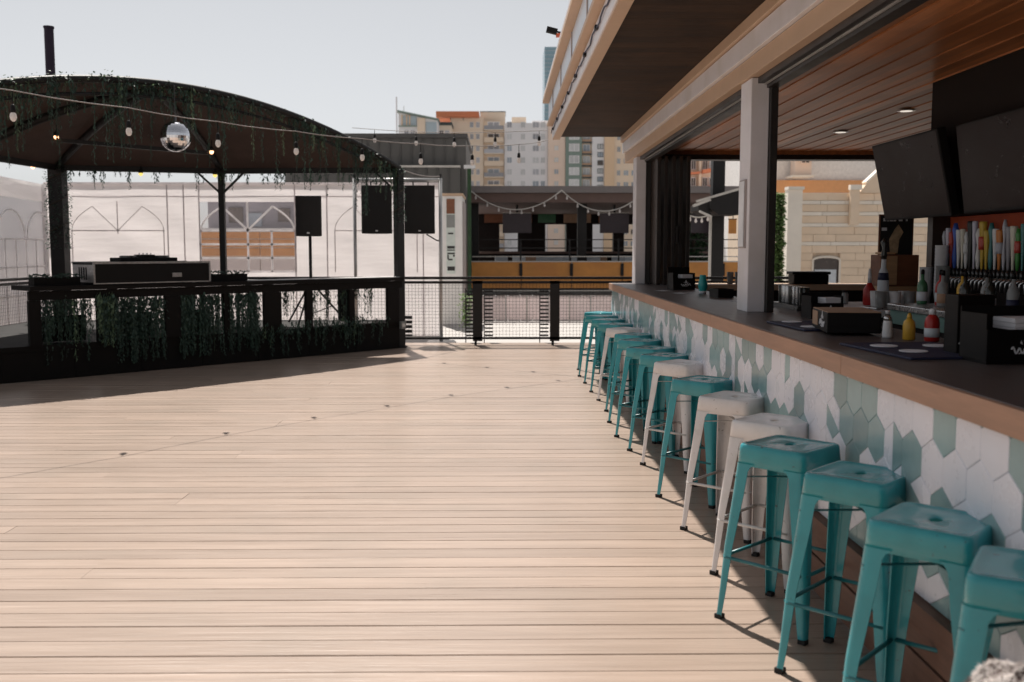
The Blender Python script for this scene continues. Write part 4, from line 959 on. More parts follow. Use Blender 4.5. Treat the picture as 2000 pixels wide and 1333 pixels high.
for k in range(2600):
    t = rv.uniform(0.02, 0.98)
    if t < 0.48 and rv.random() < 0.6: continue
    p = arch(t) + nrm * rv.uniform(-0.06, 0.09) + Vector((0, 0, rv.gauss(-0.03, 0.03) + (0.035 if 0.55 < t < 0.85 else -0.02)))
    a = rv.uniform(0, 6.28); e = rv.uniform(-.8, .8); l = rv.uniform(0.015, 0.034); d = Vector((math.cos(a) * math.cos(e), math.sin(a) * math.cos(e), math.sin(e))) * l * 1.5; s_ = Vector((-math.sin(a), math.cos(a), 0.2)) * l * 0.5
    (mb2 if (rv.random() < (0.35 if t > 0.45 else 0.08)) else mb).add([p, p + d * 0.5 + s_, p + d, p + d * 0.5 - s_], [(0, 1, 2, 3)])
put(mb, 'leaves', 'vine_leaf', gar, kind='stuff'); put(mb2, 'pale_leaves', 'vine_light', gar, kind='stuff')
def climber(label, base, z0, z1, rad, n, name='climbing_vine'):
    t = thing(name, label, 'vine', (base.x, base.y, z0), 0, 'vines on the canopy posts')
    mb = MB()
    for k in range(n):
        zz = rv.uniform(z0, z1); a = rv.uniform(0, 6.28); rr = rad * rv.uniform(0.55, 1.1); p = Vector((base.x + rr * math.cos(a), base.y + rr * math.sin(a), zz))
        b = rv.uniform(0, 6.28); l = rv.uniform(0.018, 0.035); d = Vector((math.cos(b), math.sin(b), rv.uniform(-1.2, .3))) * l; s_ = Vector((-math.sin(b), math.cos(b), 0.1)) * l * 0.45
        mb.add([p, p + d * 0.5 + s_, p + d, p + d * 0.5 - s_], [(0, 1, 2, 3)])
    put(mb, 'leaves', 'vine_leaf', t, kind='stuff')
    pts = [(base.x + rad * 0.8 * math.cos(k * 0.7), base.y + rad * 0.8 * math.sin(k * 0.7), z0 + (z1 - z0) * k / 30) for k in range(31)]
    put(MB().tube(pts, 0.006, 4), 'stem', 'trunk', t)
climber('dense dark vine wrapped round the left canopy post', Cc, 1.5, 2.75, 0.17, 1500)
climber('dark vine climbing the right corner post of the canopy', A, 1.9, 2.72, 0.10, 420)
for (lab, s0, s1, z0, n, Ls, o) in (('sparse vine curtain under the left end of the booth counter', 4.72, 5.30, 0.93, 44, (0.40, 0.55, 0.75), 0.10),
                                    ('pale vine bunch on the left booth bay beside the wide post', 4.45, 4.68, 0.93, 30, (0.40, 0.55), 0.20),
                                    ('dense vine curtain in the second booth bay', 3.82, 4.44, 0.90, 95, (0.55, 0.75), 0.10),
                                    ('dense vine curtain in the third booth bay under the flight case', 3.02, 3.62, 0.91, 100, (0.55, 0.75), 0.10),
                                    ('dense vine curtain in the middle booth bay', 2.50, 2.96, 0.91, 75, (0.55, 0.75), 0.12),
                                    ('trailing vines on the stage edge right of the middle bay', 1.7, 2.6, 0.47, 26, (0.18, 0.28, 0.40), 0.16),
                                    ('vines climbing round the tripod stand on the stage', 1.85, 2.25, 0.93, 16, (0.28, 0.40, 0.55), -0.05),
                                    ('sparse vines on the booth bay left of the right corner post', 0.45, 1.55, 0.92, 26, (0.18, 0.28, 0.40, 0.55), 0.02),
                                    ('trailing vines along the stage edge near the right corner', 0.35, 1.65, 0.50, 40, (0.18, 0.28, 0.40), 0.17)):
    t = thing('vine_curtain', lab, 'vines', fr((s0 + s1) / 2, o, z0), 0, 'vine curtains on the stage front')
    for k in range(n):
        hang(t, fr(rv.uniform(s0, s1), o + rv.uniform(-.05, .05), z0 + rv.uniform(-.04, .06)), rv.choice(Ls), 'vine_light' if rv.random() < (0.3 if 'pale' in lab else 0.06) else 'vine_leaf')
fringe = thing('rear_garland', 'thin ragged vine garland along the rear eave of the canopy', 'garland', (B.x, B.y, EZ))
for k in range(60):
    t = rv.uniform(0, 1); p = A.lerp(B, t) if rv.random() < 0.5 else B.lerp(Cc, t)
    hang(fringe, (p.x + rv.uniform(-.03, .03), p.y - 0.05, EZ - 0.05), rv.choice(SL[0:3]))

# ------------------------------------------------------------------ string lights
def string_lights(label, pts, nb, drop, bulbs_at=None, rad=0.0048):
    t = thing('string_lights', label, 'string lights', pts[len(pts) // 2])
    put(MB().tube(pts, rad, 5), 'cable', 'cable', t)
    for p in bulbs_at:
        p = Vector(p)
        s_ = put(MB().tube([p, p + Vector((0, 0, -drop * 0.62))], 0.004, 5), 'drop_wire', 'black_plastic', t)
        put(MB().lathe([(0.017, -0.05), (0.02, -0.04), (0.018, 0.0), (0.008, 0.015)], (p.x, p.y, p.z - drop * 0.62), 8), 'socket', 'black_plastic', s_, smooth=True)
        put(MB().lathe([(0.009, -0.072), (0.021, -0.060), (0.027, -0.038), (0.023, -0.017), (0.013, 0.0)], (p.x, p.y, p.z - drop * 0.62 - 0.045), 10), 'bulb', 'bulb_glass', s_, smooth=True)
    return t
# the long string over the deck: from the bar roof corner towards a post left of the frame
bx_ = [(0.62, 13.15, 2.90), (0.23, 12.70, 2.80), (-0.34, 12.1, 2.72), (-0.91, 11.5, 2.68), (-1.48, 10.8, 2.66), (-2.05, 10.14, 2.66), (-2.62, 9.39, 2.66), (-3.15, 8.6, 2.675), (-3.76, 7.85, 2.70), (-4.36, 7.1, 2.75), (-4.95, 6.35, 2.82), (-5.5, 5.65, 2.92)]
cable = []
for i in range(len(bx_) - 1):
    a, b = Vector(bx_[i]), Vector(bx_[i + 1])
    for k in range(3): cable.append(tuple(a.lerp(b, k / 3) - Vector((0, 0, 0.012 * math.sin(math.pi * k / 3)))))
cable.append(bx_[-1])
string_lights('string of clear bulbs crossing the deck from the bar roof to the left edge', cable, 0, 0.19, bx_[1:-1])
sp = thing('string_post', 'black post carrying the string lights left of the deck', 'post', (-5.6, 5.5, 0))
put(MB().tube([(-5.6, 5.5, 0), (-5.6, 5.5, 3.0)], 0.045, 10), 'shaft', 'black_steel', sp, smooth=True)
put(MB().obox((-5.6, 5.5, 0.001), 0.2, 0.2, 0.015), 'base_plate', 'black_steel', sp)
s2 = []
e0, e1 = Vector((0.60, 13.1, 3.02)), at(688, 250, 15.6)
for k in range(31):
    t = k / 30; p = e0.lerp(e1, t); p.z -= 0.05 * math.sin(math.pi * t); s2.append(tuple(p))
bs = []
for px in (1047, 972, 893, 815, 738):
    best = min(range(31), key=lambda k: abs((s2[k][0] / s2[k][1]) - (px - 978) / FPX)); bs.append(s2[best])
string_lights('upper string of clear bulbs from the bar roof corner to the canopy', s2, 0, 0.13, bs)
p0 = Vector((A.x + 0.06, A.y, EZ - 0.02)); p1 = Vector((q0.x, PFY, zt + 0.06)); 
tag(put(MB().tube([tuple(p0.lerp(p1, k / 8) - Vector((0, 0, 0.04 * math.sin(math.pi * k / 8)))) for k in range(9)], 0.008, 5), 'support_cable', 'cable'), 'thin cable from the canopy corner post to the pipe frame', 'cable')
# flood light on the roof edge
fl = thing('flood_light', 'small dark flood light sticking out from the bar roof edge', 'flood light', at(1082, 62, 9.6))
put(MB().bar((-0.07, 0, 0.02), (0.03, 0.0, -0.005), 0.06, 0.05), 'head', 'black_plastic', fl, local=True)
put(MB().bar((0.02, 0, 0.0), (0.14, 0, -0.03), 0.015, 0.015), 'arm', 'black_plastic', fl, local=True)
put(MB().box(0.02, 0.06, -0.03, 0.03, -0.05, -0.022), 'driver_box', 'core_red', fl, local=True)

# ------------------------------------------------------------------ white tent walls
def wavy(mb, a, b, z0, z1, nx, nz, amp, seed, th=0.006):
    r = random.Random(seed); a = Vector(a); b = Vector(b); d = (b - a).normalized(); nn = Vector((d.y, -d.x, 0))
    ph = [(r.uniform(0, 6), r.uniform(1.5, 5), r.uniform(2, 9)) for _ in range(6)]; L = (b - a).length; o = len(mb.v)
    for dd in (0, th):
        for i in range(nx + 1):
            for j in range(nz + 1):
                s = i / nx; t = j / nz; wv = sum(math.sin(p + f1 * s * L + f2 * t * (z1 - z0)) for p, f1, f2 in ph) / 6
                wv *= amp * (0.3 + 0.7 * math.sin(math.pi * min(1, t * 1.05))); p = a + (b - a) * s + nn * (wv + dd); mb.v.append((p.x, p.y, z0 + (z1 - z0) * t))
    N = (nx + 1) * (nz + 1)
    for i in range(nx):
        for j in range(nz):
            q = o + i * (nz + 1) + j; mb.f.append((q, q + nz + 1, q + nz + 2, q + 1)); mb.f.append((q + N + 1, q + N + nz + 2, q + N + nz + 1, q + N))
TY = 17.5
tent = thing('tent_wall', 'white vinyl tent wall with an arched clear window behind the stage', 'tent', (-4.5, TY, -0.03))
TZ = 2.60
def tx(px): return at(px, 480, TY).x
wx0, wx1 = tx(392), tx(578)                   # clear window
wz0, wz1 = at(480, 531, TY).z, at(480, 395, TY).z
edges = [-7.9, tx(127), tx(330), tx(362), wx0]
for i, (a, b) in enumerate(((-7.9, tx(127)), (tx(127), tx(362)), (tx(362), wx0), (wx1, tx(640)), (tx(640), tx(857)))):
    mb = MB(); wavy(mb, (a, TY, 0), (b, TY, 0), -0.03, TZ, 30, 36, 0.04, i + 3); put(mb, 'panel', 'tent_vinyl', tent, smooth=True)
mb = MB(); wavy(mb, (wx0, TY, 0), (wx1, TY, 0), -0.03, wz0, 14, 14, 0.015, 31); put(mb, 'panel', 'tent_vinyl', tent, smooth=True)
mb = MB(); wavy(mb, (wx0, TY, 0), (wx1, TY, 0), wz1, TZ, 14, 8, 0.015, 32); put(mb, 'panel', 'tent_vinyl', tent, smooth=True)
for px in (127, 330, 362, 392, 578, 640, 827):
    x = tx(px); put(MB().box(x - 0.011, x + 0.011, TY - 0.036, TY - 0.030, -0.03, TZ), 'seam', 'tent_seam', tent)
put(MB().box(-7.9, tx(857), TY - 0.05, TY + 0.05, TZ + 0.001, TZ + 0.04), 'valance', 'tent_seam', tent)
put(MB().tube([(-7.9, TY, TZ - 0.20), (tx(857), TY, TZ - 0.20)], 0.008, 5), 'hem_cord', 'tent_seam', tent)
win = put(MB().box(wx0, wx1, TY - 0.004, TY + 0.0, wz0, wz1), 'window', 'tent_clear', tent)
zc = at(480, 451, TY).z; wm_ = (wx0 + wx1) / 2; hw = (wx1 - wx0) / 2
def mun(a, b, r=0.017): put(MB().bar((a[0], TY - 0.016, a[1]), (b[0], TY - 0.016, b[1]), 0.008, r * 2) if abs(a[0] - b[0]) > 1e-3 else MB().box(a[0] - r, a[0] + r, TY - 0.02, TY - 0.012, min(a[1], b[1]), max(a[1], b[1])), 'muntin', 'tent_white', win)
for k in range(5): mun((wx0 + (wx1 - wx0) * k / 4, wz0), (wx0 + (wx1 - wx0) * k / 4, zc if k != 2 else wz1))
for k in range(4): mun((wx0, wz0 + (zc - wz0) * k / 3), (wx1, wz0 + (zc - wz0) * k / 3))
def gothic(c, hh, z0, z1, s_):              # outer curve up to the apex of one pointed arch
    return [(c + s_ * hh * (1 - 0.46 * (k / 10) ** 1.5), z0 + (z1 - z0) * 0.84 * (k / 10) ** 0.75) for k in range(11)]
for s_ in (-1, 1):
    g = gothic(wm_, hw - 0.02, zc, wz1, s_)
    put(MB().tube([(x, TY - 0.016, z_) for x, z_ in g], 0.016, 5), 'arch_muntin', 'tent_white', win)
    put(MB().bar((wm_, TY - 0.016, zc + 0.01), (g[-1][0], TY - 0.016, g[-1][1]), 0.008, 0.034), 'arch_muntin', 'tent_white', win)
# blank printed windows: stitched outlines on the plain panels
for (p0_, p1_) in ((143, 322), (655, 815)):
    a, b = tx(p0_), tx(p1_); c = (a + b) / 2; hh = (b - a) / 2
    for (q, r_) in (((a, wz0), (a, zc)), ((b, wz0), (b, zc)), ((c, zc - 0.05), (c, wz1)), ((a, zc), (b, zc))):
        put(MB().box(min(q[0], r_[0]) - 0.009, max(q[0], r_[0]) + 0.009, TY - 0.034, TY - 0.029, min(q[1], r_[1]) - 0.009, max(q[1], r_[1]) + 0.009), 'stitch_line', 'tent_seam', tent)
    for s_ in (-1, 1):
        g = gothic(c, hh, zc, wz1, s_)
        put(MB().tube([(x, TY - 0.032, z_) for x, z_ in g], 0.007, 4), 'stitch_line', 'tent_seam', tent)
        put(MB().bar((c, TY - 0.032, zc), (g[-1][0], TY - 0.032, g[-1][1]), 0.006, 0.013), 'stitch_line', 'tent_seam', tent)
for k in range(5):
    x0, x1 = tx(789), tx(804); z1 = at(796, 617 + k * 9, TY).z
    put(MB().box(x0, x1, TY - 0.06, TY - 0.035, z1 - 0.055, z1), 'vent_slot', 'black_steel', tent)
# left return of the tent in clear vinyl
la, lb = Vector((-7.9, TY, 0)), Vector((-7.25, 12.0, 0))
ltw = thing('clear_tent_wall', 'clear vinyl tent wall with arched white lines at the far left', 'tent', (-7.6, 15, -0.03))
mb = MB(); wavy(mb, lb, la, 0.26, 2.30, 30, 16, 0.02, 77, 0.003); put(mb, 'clear_panel', 'vinyl_clear', ltw, smooth=True)
mb = MB(); wavy(mb, lb, la, 2.30, TZ, 30, 6, 0.02, 78); put(mb, 'top_panel', 'tent_vinyl', ltw, smooth=True)
put(MB().bar((la.x, la.y - 0.1, 0.22), (lb.x, lb.y, 0.22), 0.05, 0.08), 'bottom_rail', 'tent_white', ltw)  # white bar added for a pale strip low on this side
dl = (la - lb).normalized()
for z_ in (0.75, 1.2, 1.65): put(MB().bar((la - dl * 0.1) + Vector((0.03, 0, z_)), lb + Vector((0.03, 0, z_)), 0.008, 0.03), 'white_line', 'tent_white', ltw)
for k in range(12):
    p = lb + dl * (0.3 + k * 0.46); put(MB().box(p.x + 0.026, p.x + 0.034, p.y - 0.014, p.y + 0.014, 0.27, 1.64), 'white_line', 'tent_white', ltw)
for k in range(4):
    c = lb + dl * (1.2 + k * 1.3)
    for s_ in (-1, 1):
        put(MB().tube([(c.x + 0.03 + dl.x * s_ * 0.6 * math.sin(R(9 * j)), c.y + dl.y * s_ * 0.6 * math.sin(R(9 * j)), 1.66 + 0.45 * math.cos(R(9 * j))) for j in range(11)], 0.014, 4), 'arch_line', 'tent_white', ltw)
tp = thing('tent_post', 'pale tent corner post with a rolled flap behind the left canopy post', 'post', (-7.9, TY, -0.03))
put(MB().tube([(-7.86, TY - 0.12, -0.03), (-7.86, TY - 0.12, TZ)], 0.045, 8), 'shaft', 'tent_white', tp)

# ------------------------------------------------------------------ neighbouring terrace building and metal block
NY = 26.0
def nx_(px): return at(px, 480, NY).x
def nz_(py, Y=NY): return at(978, py, Y).z
nb = thing('terrace_bar', 'neighbouring open terrace bar with orange panels and dark flat roof', 'building', (3.0, NY + 4, -4.5))
X0, X1 = -0.86, 6.75
put(MB().box(X0, X1, NY - 0.3, NY + 9, nz_(378), nz_(365)), 'roof_fascia', 'neighbour_fascia', nb)
put(MB().box(X0 + 0.05, X1, NY - 0.1, NY + 8.9, nz_(396), nz_(378) - 0.005), 'eave', 'neighbour_eave', nb)
put(MB().box(-9, X1, NY + 0.15, NY + 9, 0.30, 0.44), 'floor_slab', 'neighbour_fascia', nb)
put(MB().box(-9, X1, NY - 0.05, NY + 0.14, 0.33, 0.47), 'edge_beam', 'black_steel', nb)
put(MB().box(-9, X1, NY - 0.10, NY - 0.055, 0.40, 0.43), 'edge_trim', 'rail_pale', nb)
x = -9.0; W = nx_(1117) - nx_(1018)
xs = nx_(1018)
while xs - W > -9: xs -= W
while xs < X1:
    put(MB().box(xs + 0.012, min(xs + W - 0.012, X1), NY - 0.02, NY + 0.03, 0.475, 1.155), 'orange_panel', 'orange_panel', nb)
    if xs > X0: put(MB().box(xs - 0.05, xs + 0.03, NY - 0.06, NY - 0.022, 0.80, 1.12), 'bracket', 'black_steel', nb)
    xs += W
put(MB().box(-9, X1, NY - 0.03, NY + 0.04, 1.157, 1.185), 'panel_cap', 'rail_pale', nb)
for k in range(6):
    x = X0 + 0.1 + k * 1.28
    put(MB().box(x - 0.02, x + 0.02, NY + 0.04, NY + 0.08, 0.45, 1.76), 'rail_post', 'black_steel', nb)
for z_ in (1.30, 1.52, 1.74): put(MB().box(X0, X1, NY + 0.045, NY + 0.075, z_ - 0.012, z_ + 0.012), 'rail', 'rail_pale' if z_ < 1.4 else 'black_steel', nb)
for px in (925, 1140, 1262, 1412): 
    x = nx_(px); put(MB().box(x - 0.12, x + 0.12, NY + 0.5, NY + 0.75, 0.44, nz_(396)), 'column', 'black_steel', nb)
put(MB().box(X0, X1, NY + 8.5, NY + 8.7, 0.44, 1.0), 'back_wall', 'interior_dark', nb)
put(MB().box(X0, X1, NY + 8.5, NY + 8.7, 2.35, 3.0), 'back_wall', 'interior_dark', nb)
rb_ = random.Random(5)
x = X0
while x < X1:
    w_ = rb_.uniform(0.35, 1.1); put(MB().box(x, x + w_, NY + 8.45, NY + 8.75, 1.0, 2.35), 'wall_pier', 'interior_dark', nb); x += w_ + rb_.uniform(0.3, 0.75)
x = X0 + 0.3
while x < X1:
    w_ = rb_.uniform(0.5, 1.0); put(MB().box(x, x + w_, NY + 8.40, NY + 8.44, 2.4, 2.7), 'sign_board', rb_.choice(['banner_orange', 'box_wood', 'bottle_green', 'carton']), nb); x += w_ + rb_.uniform(0.2, 0.6)
put(MB().box(X0 + 0.1, 6.5, NY + 5.5, NY + 6.3, 0.44, 1.35), 'bar_front', 'interior_dark', nb)
put(MB().box(X0 + 0.0, 6.6, NY + 5.4, NY + 6.4, 1.352, 1.42), 'bar_top', 'neighbour_eave', nb)
# lower wall of vertical boards
x = nx_(895); k = 0
while x < X1:
    put(MB().box(x, x + 0.31, NY + 0.2 + 0.015 * (k % 2), NY + 0.26 + 0.015 * (k % 2), -4.5, 0.295), 'wall_board', 'pale_wall', nb); x += 0.325; k += 1
put(MB().box(-9, nx_(895) - 0.01, NY + 0.2, NY + 0.3, -4.5, 0.29), 'lower_wall', 'pale_wall', nb)
# furniture on the terrace
for k, (px, w_, lab) in enumerate(((1010, 56, 'dark purple television on the terrace left of the roof post'), (1200, 56, 'dark purple television near the right end of the terrace'), (1372, 44, 'dark purple television seen through the bar opening'))):
    a = at(px, 452, NY + 1.2); t = thing('terrace_television', lab, 'television', (a.x, NY + 1.2, a.z + 0.2), 0, 'televisions on the neighbouring terrace')
    hw_ = w_ * (NY + 1.2) / FPX / 2
    put(MB().box(-hw_, hw_, 0, 0.08, -0.25, 0.28), 'screen', 'purple_screen', t, local=True, bevel=0.01); put(MB().box(-0.03, 0.03, 0.03, 0.06, 0.285, 2.75 - a.z - 0.2), 'mount', 'black_steel', t, local=True)
    put(MB().box(-hw_, hw_, -0.01, 0.08, 0.283, 0.30), 'top_edge', 'rail_pale', t, local=True)
for k in range(11):
    px = 985 + k * 24.5; a = at(px, 500, NY + 2.6 + (k % 3) * 0.5); t = thing('terrace_chair', '%s from the left of the pale chairs on the neighbouring terrace' % TORD[k], 'chair', (a.x, a.y, 0.44), R(rb_.uniform(-30, 30)), 'chairs on the neighbouring terrace')
    m = 'carton' if k in (2, 8) else 'label_pale'
    put(MB().box(-0.2, 0.2, -0.2, 0.2, 0.42, 0.46), 'seat', m, t, local=True); put(MB().box(-0.2, 0.2, 0.17, 0.2, 0.5, 0.86), 'backrest', m, t, local=True)
    for (sx, sy) in ((-1, -1), (1, -1), (1, 1), (-1, 1)): put(MB().box(sx * 0.18 - 0.015, sx * 0.18 + 0.015, sy * 0.17 - 0.015, sy * 0.17 + 0.015, 0, 0.418 if sy < 0 else 0.419), 'leg', 'black_steel', t, local=True)
# festoon lights on its eave
def festoon(label, pxs, Y, ytop, ylow):
    t = thing('festoon_lights', label, 'string lights', at(pxs[0], ytop, Y), 0, 'festoon lights on the terrace eave'); pts = []
    for i in range(len(pxs) - 1):
        for k in range(17):
            s = k / 16; px = pxs[i] + (pxs[i + 1] - pxs[i]) * s; pts.append(at(px, ytop + (ylow - ytop) * (1 - (2 * s - 1) ** 2), Y))
    put(MB().tube(pts, 0.014, 5), 'cable', 'rail_pale', t)
    for k, p in enumerate(pts[1::2]): put(MB().lathe([(0.012, -0.12), (0.03, -0.09), (0.012, -0.02)], tuple(p), 6), 'bulb', 'bulb_glass', t)
festoon('white festoon bulbs swagged along the left part of the terrace eave', (918, 1097), NY - 0.4, 372, 410)
festoon('white festoon bulbs swagged along the right part of the terrace eave', (1097, 1262), NY - 0.4, 372, 413)
festoon('white festoon bulbs seen through the bar opening', (1318, 1412), 21.0, 400, 425)

os_ = thing('orange_shed', 'orange boarded shed with pale bands seen through the tent window', 'shed', (at(487, 480, 22.0).x, 22.4, -0.03))
OY = 22.0
ox0, ox1 = at(360, 480, OY).x, at(612, 480, OY).x
oz = lambda py: at(487, py, OY).z
put(MB().box(ox0, ox1, OY + 0.02, OY + 1.4, -0.03, oz(452)), 'wall', 'apt_tan', os_)
for k, (y0, y1, m) in enumerate(((454, 466, 'orange_panel'), (468.5, 483, 'orange_panel'), (485.5, 500, 'orange_panel'), (503, 534, 'pale_wall'))):
    x = ox0
    while x < ox1:
        put(MB().box(x + 0.01, min(x + 0.82, ox1), OY - 0.02, OY + 0.018, oz(y1), oz(y0)), 'board', m, os_); x += 0.83
put(MB().box(ox0 + 0.1, ox1 - 0.1, OY + 1.5, OY + 1.9, -0.03, at(487, 385, OY).z), 'rear_wall', 'grey_wall', os_)
for (a_p, b_p, y0_p, y1_p, m_p) in ((400, 430, 432, 400, 'pane_dark'), (440, 470, 440, 412, 'pane_blue'), (505, 530, 430, 402, 'pane_dark'), (540, 572, 444, 415, 'pane_blue')):
    put(MB().box(at(a_p, 0, OY).x, at(b_p, 0, OY).x, OY + 1.44, OY + 1.49, oz(y0_p), oz(y1_p)), 'rear_window', m_p, os_)
put(MB().box(ox0 - 0.05, ox1 + 0.05, OY - 0.08, OY + 1.45, oz(452) + 0.002, oz(446)), 'roof', 'pane_pale', os_)
gm_ = thing('metal_block', 'grey metal clad block with standing seams behind the tent', 'building', (-2.5, 25.5, -4.5))
GY = 24.0
gx0, gx1 = at(560, 300, GY).x, at(910, 300, GY).x
gz = at(800, 270, GY).z; gs = at(800, 327, GY).z; g2 = at(890, 327, GY - 0.3).x
put(MB().box(gx0, gx1, GY, GY + 4, -4.5, gz), 'wall', 'grey_metal', gm_)
put(MB().box(gx0 - 0.05, gx1 + 0.04, GY - 0.06, GY + 4.05, gz + 0.002, gz + 0.10), 'parapet_cap', 'grey_seam', gm_)
put(MB().box(gx0, at(898, 327, GY - 0.25).x, GY - 0.25, GY - 0.005, -4.5, gs - 0.03), 'lower_wall', 'grey_metal', gm_)
put(MB().box(gx0, at(899, 327, GY - 0.25).x, GY - 0.30, GY - 0.003, gs - 0.028, gs + 0.02), 'ledge', 'rail_pale', gm_)
x = gx0 + 0.1
while x < gx1 - 0.02:
    put(MB().box(x - 0.012, x + 0.012, GY - 0.035, GY - 0.001, gs + 0.03, gz - 0.002), 'seam', 'grey_seam', gm_)
    if x < g2 - 0.05: put(MB().box(x + 0.10, x + 0.124, GY - 0.285, GY - 0.251, 0.5, gs - 0.035), 'seam', 'grey_seam', gm_)
    x += 0.26
kk = thing('white_kiosk', 'white kiosk box with a narrow banner window beside the tent', 'kiosk', (-0.9, 20.6, -0.03))
KY = 20.0
kx0, kx1 = at(857, 480, KY).x, at(903, 480, KY).x; kz = at(880, 383, KY).z
put(MB().box(kx0, kx1, KY, KY + 1.5, -0.03, kz), 'wall', 'kiosk_white', kk, bevel=0.01)
put(MB().box(kx0 - 0.02, kx1 + 0.02, KY - 0.03, KY + 1.55, kz + 0.002, kz + 0.05), 'cap', 'trim_tan', kk)
bx0, bx1 = at(872, 480, KY).x, at(889, 480, KY).x
zb = lambda py: at(880, py, KY).z
bn = put(MB().box(bx0, bx1, KY - 0.012, KY - 0.002, zb(535), zb(388)), 'banner', 'banner_pale', kk)
put(MB().box(bx0 + 0.005, bx1 - 0.005, KY - 0.018, KY - 0.013, zb(418), zb(389)), 'brown_patch', 'box_wood', bn)
put(MB().box(bx0 + 0.005, bx1 - 0.005, KY - 0.018, KY - 0.013, zb(445), zb(420)), 'grey_patch', 'outlet_grey', bn)
for k, (y0, y1, a, b) in enumerate(((455, 458, .2, .8), (481, 486, .1, .95), (488, 490, .1, .95), (494, 497, .1, .95), (498, 507, .1, .25), (498, 502, .75, .95), (506, 509, .2, .7), (521, 529, .1, .95))):
    w_ = bx1 - bx0; put(MB().box(bx0 + a * w_, bx0 + b * w_, KY - 0.018, KY - 0.013, zb(y1), zb(y0)), 'lettering', 'banner_dark', bn)
put(MB().box(kx1 + 0.003, kx1 + 0.03, KY + 0.2, KY + 1.3, 0.2, kz - 0.1), 'side_panel', 'trim_grey', kk)
lp = thing('lamp_post', 'thin dark lamp post with white fitting beside the metal block', 'lamp post', (at(917, 480, 23.0).x, 23.0, -0.03))
put(MB().tube([(0, 0, -4.4), (0, 0, at(917, 330, 23.0).z + 0.03)], 0.045, 8), 'shaft', 'leaf_dark', lp, local=True)
put(MB().box(-0.12, 0.14, -0.06, 0.06, at(917, 330, 23.0).z + 0.031, at(917, 323, 23.0).z + 0.03), 'fitting', 'cup_white', lp, local=True)
# translucent screens added to glow like the bright lower wall behind the fence
FSY = 20.9
fs_ = thing('glow_screen', 'pale pink pleated fabric screen standing behind the fence', 'screen', (at(1040, 650, FSY).x, FSY, -0.03))
x = at(906, 600, FSY).x; xe = at(1300, 600, FSY).x; ztop = at(1040, 579, FSY).z; k = 0
while x < xe:
    mbf = MB(); wavy(mbf, (x, FSY, 0), (x + 0.42, FSY, 0), 0.02, ztop, 12, 4, 0.03, 200 + k, 0.004)
    put(mbf, 'glow_panel', 'glow_fabric', fs_, smooth=True)
    put(MB().box(x - 0.022, x - 0.002, FSY - 0.03, FSY + 0.03, -0.03, ztop + 0.03), 'upright', 'rail_pale' if k % 2 else 'galv', fs_)
    x += 0.446; k += 1
put(MB().box(at(906, 600, FSY).x - 0.03, xe + 0.1, FSY - 0.035, FSY + 0.035, ztop + 0.032, ztop + 0.07), 'top_bar', 'black_steel', fs_)
# shrub seen through the mesh
sh = thing('yellow_shrub', 'yellow green narrow shrub seen through the fence mesh', 'shrub', (at(910, 640, 18.5).x, 18.5, -0.03))
mb = MB(); r_ = random.Random(3)
for k in range(500):
    zz = r_.uniform(0, 0.62); a = r_.uniform(0, 6.28); rr = r_.uniform(0, 0.13); p = Vector((rr * math.cos(a), rr * math.sin(a), zz + 0.05)); d = Vector((r_.uniform(-1, 1), r_.uniform(-1, 1), r_.uniform(-.3, 1))) * 0.05; s_ = Vector((-d.y, d.x, 0.01)) * 0.4
    mb.add([p, p + d * .5 + s_, p + d, p + d * .5 - s_], [(0, 1, 2, 3)])
put(mb, 'foliage', 'leaf_bright', sh, local=True, kind='stuff'); put(MB().tube([(0, 0, 0), (0.01, 0, 0.6)], 0.012, 5), 'stem', 'trunk', sh, local=True)

# ------------------------------------------------------------------ far buildings
UC = MB().box(0, 1, 0, 1, 0, 1)
WF = {}
def win_mesh(m):
    if m not in WF:
        mb = MB(); t = 0.07
        for (a, b, c, d) in ((0, 1, 0, t), (0, 1, 1 - t, 1), (0, t, t, 1 - t), (1 - t, 1, t, 1 - t), (0.47, 0.53, t, 1 - t)): mb.box(a, b, 0, 1, c, d)
        WF[m] = mb.mesh('window', m); 
    return WF[m]
PF = {}
def pane_mesh(m):
    if m not in PF: PF[m] = MB().box(0.07, 0.93, 0.45, 0.95, 0.07, 0.93).mesh('pane', m)
    return PF[m]
RP = random.Random(77)
def window(parent, x0, x1, y, z0, z1, frame, pane, dep=0.18):
    if RP.random() < 0.28: pane = RP.choice(['pane_grey', 'pane_pale', 'pane_dark', 'pane_blue'])
    l = root_loc(parent)
    o = link('window', win_mesh(frame), parent); o.location = Vector((x0, y - dep, z0)) - l; o.scale = (x1 - x0, dep, z1 - z0)
    link('pane', pane_mesh(pane), o); return o
FYR = 250.0
def ax(px): return at(px, 300, FYR).x
def az(py): return at(1000, py, FYR).z
GZ = -4.5
apt = thing('apartment_block', 'cream and white apartment block with balconies behind the terrace bar', 'building', (5, FYR + 8, GZ))
def block(parent, px0, px1, ptop, m, dy=0.0, name='wall', dep=16):
    put(MB().box(ax(px0), ax(px1), FYR + dy, FYR + dep, GZ, az(ptop)), name, m, parent)
FL = [az(346 - 23.0 * k) for k in range(-6, 6)]
block(apt, 880, 944, 229, 'apt_cream', 0); block(apt, 944.3, 985, 236, 'apt_tan', 1.2); block(apt, 985.3, 1070, 240, 'apt_white', 0.4); block(apt, 1070.3, 1104, 238, 'apt_pink', -0.4)
put(MB().box(ax(938), ax(987), FYR + 3, FYR + 12, az(236) + 0.01, az(216)), 'penthouse', 'apt_cream', apt)
put(MB().box(ax(937), ax(988), FYR + 2.9, FYR + 12.1, az(216) + 0.01, az(214.5)), 'penthouse_cap', 'apt_dark', apt)
